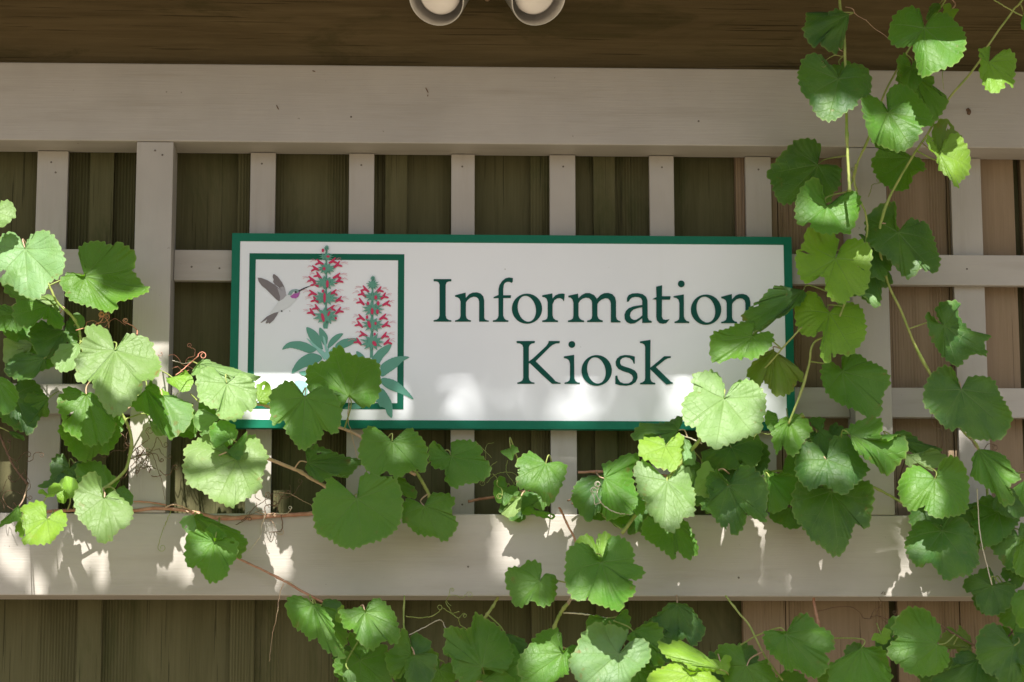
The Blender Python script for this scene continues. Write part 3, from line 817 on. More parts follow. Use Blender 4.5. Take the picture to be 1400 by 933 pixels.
# crop|vine|depth|tilt|yaw|tone|stalk point|outline   (traced leaf by leaf, fifths of a pixel inside each crop)
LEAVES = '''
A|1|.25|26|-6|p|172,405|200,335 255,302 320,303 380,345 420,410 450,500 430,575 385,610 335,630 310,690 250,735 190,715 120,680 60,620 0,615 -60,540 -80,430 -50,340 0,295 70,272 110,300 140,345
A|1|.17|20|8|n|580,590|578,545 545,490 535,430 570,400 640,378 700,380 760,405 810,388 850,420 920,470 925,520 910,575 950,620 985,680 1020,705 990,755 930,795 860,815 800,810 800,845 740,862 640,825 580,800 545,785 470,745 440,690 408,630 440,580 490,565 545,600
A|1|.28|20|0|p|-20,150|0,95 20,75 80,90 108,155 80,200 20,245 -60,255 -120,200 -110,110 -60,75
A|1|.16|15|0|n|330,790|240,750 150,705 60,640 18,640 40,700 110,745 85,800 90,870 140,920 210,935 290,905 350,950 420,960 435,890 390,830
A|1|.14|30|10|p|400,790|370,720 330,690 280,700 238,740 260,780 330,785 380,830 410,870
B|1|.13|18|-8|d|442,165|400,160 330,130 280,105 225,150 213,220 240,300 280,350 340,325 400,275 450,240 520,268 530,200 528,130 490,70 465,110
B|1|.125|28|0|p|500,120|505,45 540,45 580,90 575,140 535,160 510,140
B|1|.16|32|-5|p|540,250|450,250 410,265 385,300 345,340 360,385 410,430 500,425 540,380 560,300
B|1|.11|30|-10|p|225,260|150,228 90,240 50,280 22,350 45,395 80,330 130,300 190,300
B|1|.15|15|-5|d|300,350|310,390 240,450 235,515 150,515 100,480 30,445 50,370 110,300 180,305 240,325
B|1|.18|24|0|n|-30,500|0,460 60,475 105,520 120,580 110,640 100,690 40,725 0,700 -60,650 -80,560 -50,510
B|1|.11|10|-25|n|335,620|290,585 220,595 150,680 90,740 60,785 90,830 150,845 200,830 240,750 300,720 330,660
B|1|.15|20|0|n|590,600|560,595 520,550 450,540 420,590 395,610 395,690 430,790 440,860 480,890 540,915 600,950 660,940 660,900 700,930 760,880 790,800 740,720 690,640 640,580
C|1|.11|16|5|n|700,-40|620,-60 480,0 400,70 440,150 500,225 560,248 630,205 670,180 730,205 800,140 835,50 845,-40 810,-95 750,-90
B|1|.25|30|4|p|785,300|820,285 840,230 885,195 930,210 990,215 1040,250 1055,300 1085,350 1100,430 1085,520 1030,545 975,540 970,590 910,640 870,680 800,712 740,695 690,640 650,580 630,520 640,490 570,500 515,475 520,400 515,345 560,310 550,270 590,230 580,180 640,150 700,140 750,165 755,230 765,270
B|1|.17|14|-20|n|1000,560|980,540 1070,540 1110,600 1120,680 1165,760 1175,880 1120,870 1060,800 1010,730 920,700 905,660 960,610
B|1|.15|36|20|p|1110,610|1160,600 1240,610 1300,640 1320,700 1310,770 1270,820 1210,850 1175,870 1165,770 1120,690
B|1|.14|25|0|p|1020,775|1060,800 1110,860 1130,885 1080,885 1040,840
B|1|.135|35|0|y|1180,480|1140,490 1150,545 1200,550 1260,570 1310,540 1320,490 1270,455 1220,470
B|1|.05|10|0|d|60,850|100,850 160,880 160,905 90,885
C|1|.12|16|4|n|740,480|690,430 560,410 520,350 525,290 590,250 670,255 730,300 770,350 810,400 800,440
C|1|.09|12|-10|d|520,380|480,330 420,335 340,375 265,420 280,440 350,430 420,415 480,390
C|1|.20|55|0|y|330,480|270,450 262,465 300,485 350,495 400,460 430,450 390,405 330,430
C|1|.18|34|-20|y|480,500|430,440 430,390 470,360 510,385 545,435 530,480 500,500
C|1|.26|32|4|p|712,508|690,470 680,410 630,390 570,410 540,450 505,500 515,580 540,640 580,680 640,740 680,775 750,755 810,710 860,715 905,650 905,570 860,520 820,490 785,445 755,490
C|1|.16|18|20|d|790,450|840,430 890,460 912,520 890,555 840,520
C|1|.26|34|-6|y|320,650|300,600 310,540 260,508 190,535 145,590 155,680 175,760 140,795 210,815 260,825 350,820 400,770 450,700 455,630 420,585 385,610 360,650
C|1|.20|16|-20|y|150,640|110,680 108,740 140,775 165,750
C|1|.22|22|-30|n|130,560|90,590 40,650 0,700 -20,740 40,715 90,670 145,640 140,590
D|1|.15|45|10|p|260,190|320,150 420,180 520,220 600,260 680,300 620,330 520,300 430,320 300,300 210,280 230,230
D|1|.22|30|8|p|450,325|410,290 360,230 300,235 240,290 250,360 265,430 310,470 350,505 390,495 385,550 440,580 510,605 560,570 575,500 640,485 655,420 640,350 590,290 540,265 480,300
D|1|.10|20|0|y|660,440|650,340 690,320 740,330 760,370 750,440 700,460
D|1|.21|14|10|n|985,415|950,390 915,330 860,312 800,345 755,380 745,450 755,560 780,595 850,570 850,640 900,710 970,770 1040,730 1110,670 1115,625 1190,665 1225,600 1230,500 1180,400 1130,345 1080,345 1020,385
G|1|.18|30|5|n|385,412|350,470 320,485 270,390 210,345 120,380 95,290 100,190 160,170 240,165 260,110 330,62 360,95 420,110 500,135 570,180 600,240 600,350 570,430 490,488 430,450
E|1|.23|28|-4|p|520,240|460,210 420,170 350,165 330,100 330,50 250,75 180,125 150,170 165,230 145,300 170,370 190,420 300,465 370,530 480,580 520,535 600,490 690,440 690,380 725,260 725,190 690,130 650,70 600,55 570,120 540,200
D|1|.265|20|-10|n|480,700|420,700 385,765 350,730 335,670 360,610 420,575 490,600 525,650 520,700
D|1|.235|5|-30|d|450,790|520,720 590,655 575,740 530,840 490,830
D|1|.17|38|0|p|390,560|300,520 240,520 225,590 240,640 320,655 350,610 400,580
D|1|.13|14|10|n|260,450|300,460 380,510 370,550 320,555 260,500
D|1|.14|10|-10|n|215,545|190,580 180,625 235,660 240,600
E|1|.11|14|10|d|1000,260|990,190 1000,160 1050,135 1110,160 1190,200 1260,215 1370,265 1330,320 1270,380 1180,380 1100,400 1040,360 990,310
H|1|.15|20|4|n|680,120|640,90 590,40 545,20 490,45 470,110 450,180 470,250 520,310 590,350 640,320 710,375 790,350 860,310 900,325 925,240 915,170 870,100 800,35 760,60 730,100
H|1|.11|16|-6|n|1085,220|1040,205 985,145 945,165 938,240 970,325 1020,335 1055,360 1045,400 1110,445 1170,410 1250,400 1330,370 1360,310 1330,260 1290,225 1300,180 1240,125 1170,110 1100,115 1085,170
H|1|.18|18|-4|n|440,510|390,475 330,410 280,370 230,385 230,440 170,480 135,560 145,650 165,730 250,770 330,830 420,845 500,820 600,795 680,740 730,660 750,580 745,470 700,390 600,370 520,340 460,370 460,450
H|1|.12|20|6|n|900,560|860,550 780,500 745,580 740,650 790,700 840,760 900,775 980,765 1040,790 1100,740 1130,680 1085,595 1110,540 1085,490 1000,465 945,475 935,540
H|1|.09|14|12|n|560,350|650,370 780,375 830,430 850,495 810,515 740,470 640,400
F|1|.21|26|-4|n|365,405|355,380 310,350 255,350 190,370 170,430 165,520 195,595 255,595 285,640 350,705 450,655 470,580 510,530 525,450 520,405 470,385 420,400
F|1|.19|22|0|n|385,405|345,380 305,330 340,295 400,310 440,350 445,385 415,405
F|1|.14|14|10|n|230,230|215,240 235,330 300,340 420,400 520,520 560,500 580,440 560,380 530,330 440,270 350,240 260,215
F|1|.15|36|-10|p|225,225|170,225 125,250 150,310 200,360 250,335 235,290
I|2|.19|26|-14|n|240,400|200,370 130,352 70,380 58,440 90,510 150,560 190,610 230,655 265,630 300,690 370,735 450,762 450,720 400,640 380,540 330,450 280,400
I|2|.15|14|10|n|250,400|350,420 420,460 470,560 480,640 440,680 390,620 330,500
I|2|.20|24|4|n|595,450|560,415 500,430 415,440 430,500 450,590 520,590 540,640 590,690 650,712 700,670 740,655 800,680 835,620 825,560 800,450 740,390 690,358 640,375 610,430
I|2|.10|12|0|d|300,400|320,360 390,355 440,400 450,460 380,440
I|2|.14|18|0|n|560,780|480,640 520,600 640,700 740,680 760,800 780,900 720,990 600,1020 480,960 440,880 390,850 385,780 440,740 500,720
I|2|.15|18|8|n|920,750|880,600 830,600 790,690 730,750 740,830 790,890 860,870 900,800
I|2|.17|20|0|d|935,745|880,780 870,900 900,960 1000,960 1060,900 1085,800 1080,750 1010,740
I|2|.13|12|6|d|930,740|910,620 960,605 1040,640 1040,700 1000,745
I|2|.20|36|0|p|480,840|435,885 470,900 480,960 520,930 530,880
K|3|.16|20|0|n|95,825|170,825 240,850 305,770 300,700 270,600 200,530 110,500 45,490 20,580 -10,600 -80,575 -120,560 -170,590 -150,640 -175,720 -120,750 -110,810 -60,920 20,930 80,890
K|3|.15|22|0|n|100,925|60,900 130,880 230,870 310,890 320,930 250,1000 150,1000
K|3|.22|24|0|n|490,240|480,205 500,180 495,130 440,100 400,98 360,130 300,140 255,190 260,270 295,330 310,385 370,410 440,375 490,405 560,390 600,330 605,270 610,200 570,165 530,180 505,215
K|3|.25|26|2|n|910,110|870,90 820,20 740,5 670,60 665,140 660,230 680,310 715,365 770,380 825,360 830,395 890,430 950,460 1030,495 1070,430 1130,370 1130,300 1090,240 1150,250 1200,205 1185,150 1130,120 1135,50 1100,-20 1020,-60 960,-40 945,60
O|3|.22|22|0|y|810,890|760,830 720,800 640,770 640,740 690,710 740,715 770,770 790,710 840,692 880,720 870,790 840,860
K|3|.20|24|-8|n|650,730|625,690 630,600 600,570 510,570 450,620 410,690 370,740 335,820 350,880 400,930 480,960 600,960 680,900 690,800 740,700 735,655 680,700
K|3|.25|28|5|p|1030,735|1030,690 1075,640 1090,590 1040,590 980,580 920,590 880,565 820,580 760,640 740,700 700,760 690,840 730,900 790,960 900,990 1050,980 1140,910 1180,870 1240,790 1225,690 1190,655 1130,655 1080,700
K|3|.13|14|0|n|1000,500|900,490 830,485 805,540 850,590 950,570 1060,590 1110,550 1100,480 1070,440
K|3|.17|16|10|n|1130,580|1200,540 1260,530 1320,570 1330,620 1290,680 1340,790 1290,830 1250,760 1190,650 1120,650 1085,620
M|3|.09|12|0|d|330,395|270,395 200,470 150,520 200,600 250,660 300,680 380,640 430,690 490,640 525,570 490,510 430,430 380,400
K|3|.07|12|0|d|250,600|330,610 400,660 380,740 320,830 250,850 290,720
M|3|.25|38|8|y|620,840|560,760 440,700 430,650 380,620 320,615 280,650 265,680 220,640 200,655 220,720 280,770 370,800 430,860 560,850
M|3|.27|32|0|y|415,880|380,850 300,790 200,830 150,890 125,940 200,1010 380,1020 500,1030 600,990 640,930 590,880 510,840 450,880
M|6|.19|18|-4|n|805,820|780,790 775,690 740,665 640,655 595,700 610,770 640,830 660,920 720,990 850,1000 980,990 1010,900 960,800 930,770 860,820
M|6|.18|22|4|n|1070,600|1030,590 940,575 915,640 935,740 1000,820 1080,890 1130,870 1200,900 1280,910 1350,850 1360,780 1330,750 1390,720 1400,640 1370,580 1290,530 1250,490 1190,470 1130,500 1110,560
N|6|.16|20|0|n|290,695|200,740 130,780 70,830 80,940 200,1000 400,1000 500,900 470,810 420,730 360,700
N|6|.21|24|-6|n|805,670|830,600 830,550 780,510 720,475 640,478 570,490 510,540 500,590 540,630 490,660 465,730 510,780 560,810 590,850 680,890 780,895 860,850 890,790 870,700 840,690
N|6|.12|10|0|o|1040,690|1030,620 960,540 950,590 890,545 850,600 815,640 860,690 940,700 1000,780 1045,750
N|6|.16|16|0|d|1090,770|1000,800 900,850 790,880 770,940 900,1010 1100,1010 1220,930 1150,860
N|6|.21|26|0|d|1330,680|1290,620 1230,540 1150,530 1090,590 1080,680 1095,770 1140,860 1210,880 1250,940 1400,980 1400,870 1340,790 1330,720
N|6|.17|16|8|d|1420,600|1360,580 1310,640 1310,700 1340,760 1400,850 1500,800 1500,650
N|6|.11|10|0|d|500,620|450,585 420,590 380,640 400,720 450,740 520,690
N|6|.16|22|0|d|1180,270|1080,200 1010,210 985,290 1060,340 1070,400 1130,460 1200,470 1290,420 1340,330 1330,270 1250,260
N|6|.23|26|-6|n|1420,300|1380,290 1330,340 1310,410 1350,470 1400,540 1480,500 1500,400
T|6|.23|26|-6|n|1430,690|1390,700 1340,760 1330,860 1370,920 1450,930 1480,800
T|6|.12|14|0|d|1330,900|1260,880 1250,960 1330,1010 1390,1000 1390,930
O|3|.10|18|0|n|190,115|150,130 120,140 160,175 205,192 215,160 248,140 230,105 195,95
O|3|.16|30|4|n|430,220|390,180 370,140 330,125 280,150 235,190 230,240 250,270 230,320 250,380 310,410 380,430 460,460 510,420 550,340 575,260 570,210 520,200
O|3|.075|10|0|d|420,440|300,410 265,480 262,550 330,510 400,540 440,500
O|3|.085|34|-10|p|262,440|220,470 150,540 130,565 200,568 262,545
O|3|.09|40|0|n|360,540|330,500 270,560 350,565 380,580 440,585 500,570 430,545
O|3|.10|26|0|d|820,310|740,310 660,325 620,390 610,460 600,520 650,560 690,600 730,620 760,560 800,540 820,420
O|3|.08|12|0|d|800,480|740,560 750,600 820,610 850,580 840,500
O|4|.13|22|8|n|830,320|835,250 820,210 860,195 920,190 940,165 1010,150 1070,165 1060,200 1030,250 1050,380 1110,500 1090,570 1000,570 920,560 850,530 815,440
O|4|.10|24|0|n|850,580|930,580 1000,590 985,650 920,650 870,610
Q|4|.14|14|0|n|400,500|250,490 200,510 185,590 215,650 280,690 370,750 410,775 430,700 450,740 500,785 565,750 560,680 530,590 490,520
P|4|.20|34|-4|y|350,555|335,500 290,465 210,490 170,530 165,600 190,640 245,660 280,690 345,705 400,715 440,680 470,600 475,510 440,480 400,500 370,540
P|4|.14|20|-10|d|440,440|470,340 400,350 340,375 200,380 150,415 110,470 160,510 230,480 320,480 345,530 400,480
P|4|.26|28|6|p|750,230|740,190 755,140 720,70 660,42 600,55 540,65 530,110 545,165 500,195 470,250 475,340 500,385 560,410 570,470 620,520 700,570 740,550 840,520 900,490 1000,460 1010,390 1030,320 1025,210 980,150 930,115 870,105 820,120 805,170 830,195 790,205
Q|4|.23|28|-4|p|360,240|330,190 270,140 200,105 150,130 130,180 150,250 160,350 215,400 215,460 270,510 340,555 400,575 450,530 470,490 540,480 550,400 550,310 525,230 525,170 480,143 430,170 400,220
P|4|.14|24|0|p|470,490|530,540 560,600 540,680 480,700 470,600
Q|4|.17|34|-8|p|690,190|640,115 590,150 560,200 550,270 545,370 600,375 650,385 620,300 640,220
Q|4|.20|16|4|d|778,270|740,230 690,195 640,215 612,260 620,340 650,390 590,400 590,460 650,480 720,540 780,590 810,625 860,595 890,530 890,480 950,510 1030,525 1040,430 1045,290 1000,220 930,160 870,150 830,180 820,240
P|4|.10|16|0|d|800,560|700,570 600,580 640,640 740,690 850,700 960,690 1010,600 1000,500 920,470 850,530
Q|4|.12|14|0|n|1060,210|1150,200 1240,220 1240,330 1180,420 1080,450 1040,400 1045,300
Q|4|.09|12|0|d|1200,420|1080,450 1060,480 1120,540 1220,570 1290,540 1250,450
P|4|.14|16|0|n|1120,370|1100,320 1040,315 1032,380 1070,450 1110,420
P|4|.17|30|6|n|1190,380|1150,360 1090,430 1080,500 1110,600 1150,550 1180,600 1240,612 1290,530 1340,470 1355,410 1310,355 1240,345
R|4|.10|12|0|d|400,250|330,160 430,155 430,230 490,280 470,430 430,430 340,320
R|4|.21|26|-2|d|450,445|420,400 390,345 340,328 270,350 240,420 255,540 310,610 350,630 430,600 500,650 575,680 640,620 690,570 740,500 735,470 680,410 640,330 600,290 530,280 480,310 470,390
R|4|.17|20|4|d|480,660|400,620 260,610 215,680 210,760 240,860 290,920 340,990 420,1030 500,1085 560,1080 600,1010 650,880 740,900 755,750 740,650 700,600 620,610 540,650
R|4|.23|26|8|n|612,272|560,250 640,185 740,165 810,200 815,270 800,320 870,340 920,290 975,280 1010,330 1005,390 960,440 900,495 850,480 820,455 750,455 690,430 640,380 615,290
R|4|.09|12|0|d|900,280|960,245 1050,280 1140,340 1230,370 1210,400 1110,420 1020,390 1000,320 880,320
R|4|.14|32|0|p|1000,410|985,430 1010,480 1080,460 1150,510 1220,480 1300,440 1240,400 1160,390 1080,430
T|4|.23|24|0|n|790,275|760,270 740,210 700,170 650,165 590,200 555,260 555,340 575,420 640,470 700,450 730,440 740,490 810,535 880,520 980,480 1030,430 1035,330 1010,230 950,180 880,165 820,190 810,240
T|4|.19|24|-6|d|840,630|790,590 700,540 650,560 610,640 585,710 600,790 640,860 680,915 740,900 790,930 870,985 940,960 1035,920 1060,860 1100,800 1090,700 1050,620 960,560 890,560
T|4|.10|10|0|d|1100,450|1040,440 980,490 900,540 1000,580 1060,620 1150,600 1160,520
T|5|.20|22|6|n|1085,75|1055,110 1060,160 1110,210 1060,215 1060,240 1120,310 1220,360 1250,380 1260,430 1330,435 1345,400 1300,330 1370,280 1380,260 1320,200 1310,140 1250,80 1180,58
T|5|.13|14|0|d|1230,360|1180,460 1250,530 1350,540 1420,500 1420,400 1350,330
T|5|.22|26|0|n|1400,290|1330,340 1370,400 1390,470 1440,480 1460,350
S|5|.17|20|-4|n|155,140|120,110 60,80 20,120 10,190 40,280 100,350 190,410 280,440 370,458 430,400 430,330 450,270 485,230 460,150 380,80 330,50 280,5 200,0 160,30 155,90
S|5|.20|22|4|d|970,265|940,210 900,150 840,135 770,170 730,220 712,290 715,370 790,440 850,500 920,535 960,510 1060,580 1150,595 1240,605 1280,560 1305,480 1260,390 1220,270 1200,210 1150,170 1060,155 1020,180 1000,230
Z|5|.16|20|10|d|850,325|800,310 725,270 710,290 760,380 810,450 850,540 900,590 955,608 1000,560 1050,540 1110,555 1145,520 1130,440 1175,410 1080,375 990,290 950,230 955,170 890,160 830,165 808,200 830,270
Y|5|.20|14|-14|d|740,85|690,90 640,150 610,70 540,70 480,110 440,150 390,180 320,260 330,290 400,370 410,400 470,370 500,350 570,300 590,260 620,275 660,230 720,190 760,120
Y|5|.23|28|-10|n|390,400|400,350 410,300 370,282 300,300 200,370 120,430 105,520 120,575 230,585 310,585 340,550 390,570 460,540 500,500 535,440 535,390 500,365 430,390
Y|5|.17|14|0|o|540,500|440,560 370,610 360,660 400,720 440,750 470,690 510,730 550,800 620,800 680,750 700,690 740,690 740,650 680,600 620,560
Y|5|.21|24|4|y|920,240|870,200 830,120 770,95 710,130 695,200 720,290 740,330 810,385 860,360 880,430 860,500 880,550 920,565 950,520 1000,500 1060,525 1120,470 1160,420 1165,320 1150,210 1080,150 1000,160 950,200
X|5|.28|28|0|y|510,370|490,350 520,280 525,230 480,205 420,215 340,220 290,260 285,310 235,370 240,440 270,520 310,570 350,540 370,520 430,540 440,600 480,665 560,680 600,650 640,600 700,600 740,530 750,470 750,420 760,330 710,270 620,240 570,265 545,340
X|5|.17|14|8|d|740,260|690,170 760,310 830,340 860,440 905,500 890,545 840,560 830,640 790,700 700,640 680,600 750,500 740,380
X|5|.22|22|6|d|940,190|910,150 910,30 860,5 780,25 730,80 725,160 730,240 780,300 870,350 950,430 1010,490 1070,470 1090,440 1190,475 1225,400 1215,310 1190,190 1140,110 1090,110 1030,90 990,130
X|5|.20|34|0|p|700,600|660,615 720,660 790,705 808,680 770,620
W|5|.18|16|-6|d|440,380|440,320 465,270 430,230 370,218 290,240 240,280 170,330 90,425 120,480 150,580 190,635 270,640 330,580 400,560 480,600 520,640 550,560 590,510 600,430 600,385 520,380
W|5|.30|26|0|n|500,660|480,620 450,560 400,525 330,560 290,630 285,700 300,770 340,790 385,770 390,810 440,855 540,860 600,840 650,850 690,800 715,740 725,650 690,590 640,585 600,620 550,655
W|5|.17|14|6|n|1060,330|980,270 880,220 800,225 845,280 830,320 805,350 830,440 870,520 930,560 990,572 1050,550 1080,480 1140,460 1170,400 1140,340
U|5|.38|18|-6|d|405,100|350,65 290,75 250,105 190,100 115,65 110,140 90,200 130,270 165,300 190,250 230,290 310,295 360,260 385,180
U|5|.385|22|-4|d|330,540|300,480 240,440 200,400 140,390 80,430 70,480 50,530 70,650 130,700 190,790 265,820 330,810 390,770 450,740 470,690 540,640 565,530 550,460 500,425 430,425 390,450 360,510
U|5|.45|28|4|n|920,195|900,130 880,80 830,55 770,70 710,110 680,200 690,270 740,305 800,295 845,290 880,370 930,470 1010,475 1100,465 1160,430 1190,350 1200,270 1180,180 1120,110 1080,75 1010,70 975,100 950,160
U|5|.30|12|6|n|830,490|760,460 730,520 740,580 700,620 780,640 880,690 960,800 990,830 1040,770 1085,690 1030,640 965,605 980,570 930,520 860,500
U|5|.40|24|2|n|670,770|640,730 610,680 560,660 500,680 470,740 475,840 510,920 560,965 610,950 680,970 750,1012 830,1000 890,930 900,890 970,870 975,800 940,730 870,640 800,600 720,605 670,640 660,690 690,740
V|5|.40|22|8|y|1160,425|1140,400 1160,325 1120,340 1085,350 1105,420 1100,480 1130,540 1160,610 1210,635 1260,600 1280,560 1330,590 1340,480 1345,410 1310,360 1270,348 1220,375 1190,410
W|5|.30|10|0|o|1270,290|1240,250 1220,160 1250,90 1310,70 1370,130 1420,200 1360,190 1310,240
W|5|.39|24|10|y|1270,300|1220,220 1170,210 1180,280 1240,320 1270,400 1330,460 1400,530 1420,480 1490,400 1480,300 1430,230 1390,185 1340,190 1300,240
V|5|.30|10|0|d|820,30|770,30 735,100 740,140 790,110 830,60
V|5|.36|18|0|n|1400,100|1380,150 1390,190 1430,200 1450,130
'''
# further leaves of the same vines: crop-free, given by vine, depth, tone, stalk point, leaf width in photo pixels, direction of the tip (degrees from straight down)
MORE = [(6, .11, 'd', 1000, 905, 70, -20), (6, .12, 'n', 1060, 930, 80, 15), (6, .10, 'd', 1185, 905, 60, 30), (6, .13, 'n', 1165, 925, 80, -10), (6, .12, 'd', 1290, 915, 75, 10),
        (6, .14, 'd', 1345, 905, 80, -15), (6, .10, 'n', 1385, 880, 60, 20), (6, .13, 'n', 1395, 830, 64, -30), (6, .11, 'd', 1360, 800, 56, 30), (6, .10, 'n', 1230, 858, 36, 60),
        (3, .12, 'n', 715, 905, 70, 20), (3, .10, 'd', 660, 925, 60, -30), (3, .11, 'd', 905, 870, 60, 20), (3, .12, 'n', 870, 915, 74, -25), (3, .13, 'y', 945, 915, 60, 35),
        (2, .10, 'd', 560, 905, 66, -15), (2, .11, 'n', 600, 915, 54, 25), (2, .10, 'd', 490, 905, 60, 10),
        (4, .07, 'd', 1010, 625, 84, 20), (4, .08, 'n', 1070, 650, 70, -35), (4, .06, 'd', 960, 640, 70, -10), (4, .07, 'n', 1120, 690, 60, 25), (4, .06, 'd', 1130, 600, 60, -20),
        (4, .09, 'd', 1280, 690, 70, 20), (4, .09, 'n', 1310, 730, 60, -20), (5, .12, 'n', 1365, 700, 62, 25), (5, .12, 'd', 1392, 735, 70, -10), (4, .06, 'd', 870, 690, 60, 10),
        (1, .08, 'd', 20, 540, 64, -20), (1, .10, 'n', 55, 470, 60, 25), (1, .08, 'd', 95, 640, 56, 20), (1, .07, 'n', 20, 430, 62, -15), (1, .12, 'p', 8, 640, 0.1, 0), (1, .09, 'n', 250, 575, 44, -25),
        (1, .12, 'n', 300, 590, 46, 30), (1, .10, 'y', 210, 545, 40, -20), (1, .13, 'y', 92, 668, 26, 40), (3, .05, 'n', 692, 668, 34, 30), (3, .05, 'd', 702, 690, 40, -25), (5, .16, 'n', 1176, 372, 46, 20),
        (5, .20, 'd', 1192, 342, 54, -20), (5, .30, 'n', 1246, 92, 44, 10), (5, .33, 'y', 1300, 14, 22, 30), (5, .3, 'd', 1150, 92, 26, -20), (6, .15, 'y', 1205, 868, 24, -30), (2, .17, 'y', 470, 838, 22, 40), (3, .2, 'y', 985, 905, 26, -20)]
HALF = [(.05, -.11), (.13, -.22), (.27, -.29), (.42, -.22), (.51, -.04), (.50, .14), (.41, .27), (.38, .38), (.27, .55), (.12, .67)]


def more_specs():
    rnd = random.Random(23)
    out = []
    for v, d, tone, x, y, w, ang in MORE:
        if w < 1:
            continue
        a = rad(ang)
        ca, sa = math.cos(a), math.sin(a)
        sx, sy = rnd.uniform(.9, 1.1), rnd.uniform(.85, 1.15)
        op = rnd.uniform(.6, 1.6)
        pts = [(u * (op if i < 2 else 1), q) for i, (u, q) in enumerate(HALF)] + [(0, .74)] + [(-u * (op if i < 2 else 1), q) for i, (u, q) in reversed(list(enumerate(HALF)))]
        pp = []
        for u, q in pts:
            u, q = u * w * sx * rnd.uniform(.92, 1.1), q * w * sy * rnd.uniform(.92, 1.1)
            pp.append('%.1f,%.1f' % ((x + u * ca - q * sa) * 5, (y + u * sa + q * ca) * 5))
        out.append('0|%d|%.3f|%d|%d|%s|%.1f,%.1f|%s' % (v, d, rnd.uniform(12, 28), rnd.uniform(-14, 14), tone, x * 5, y * 5, ' '.join(pp)))
    return out


CROP['0'] = (0, 0)
VINES = {
    1: ('grapevine', 'sunlit grapevine sprawling over the left post and the lower left corner of the white sign'),
    2: ('grapevine', 'small clump of grapevine under the lower rail hanging from a thin reddish cane'),
    3: ('grapevine', 'grapevine with a pink stem crossing the lower rail below the word Kiosk'),
    4: ('grapevine', 'thick bushy grapevine covering the lower right corner of the sign'),
    5: ('grapevine', 'grapevine trailing down from the overhang in front of the right end of the sign'),
    6: ('grapevine', 'shaded grapevine growing below the lower rail in front of the grey tan boards'),
}
VROOT = {}
for k, (nm, lb) in VINES.items():
    loc = {1: P(100, 697, .03), 2: P(330, 766, .08), 3: P(770, 700, .1), 4: P(930, 640, .1), 5: P(1157, 5, .35), 6: P(1112, 835, .05)}[k]
    VROOT[k] = thing(nm, lb, 'vine', loc, 'grapevines on the lattice')

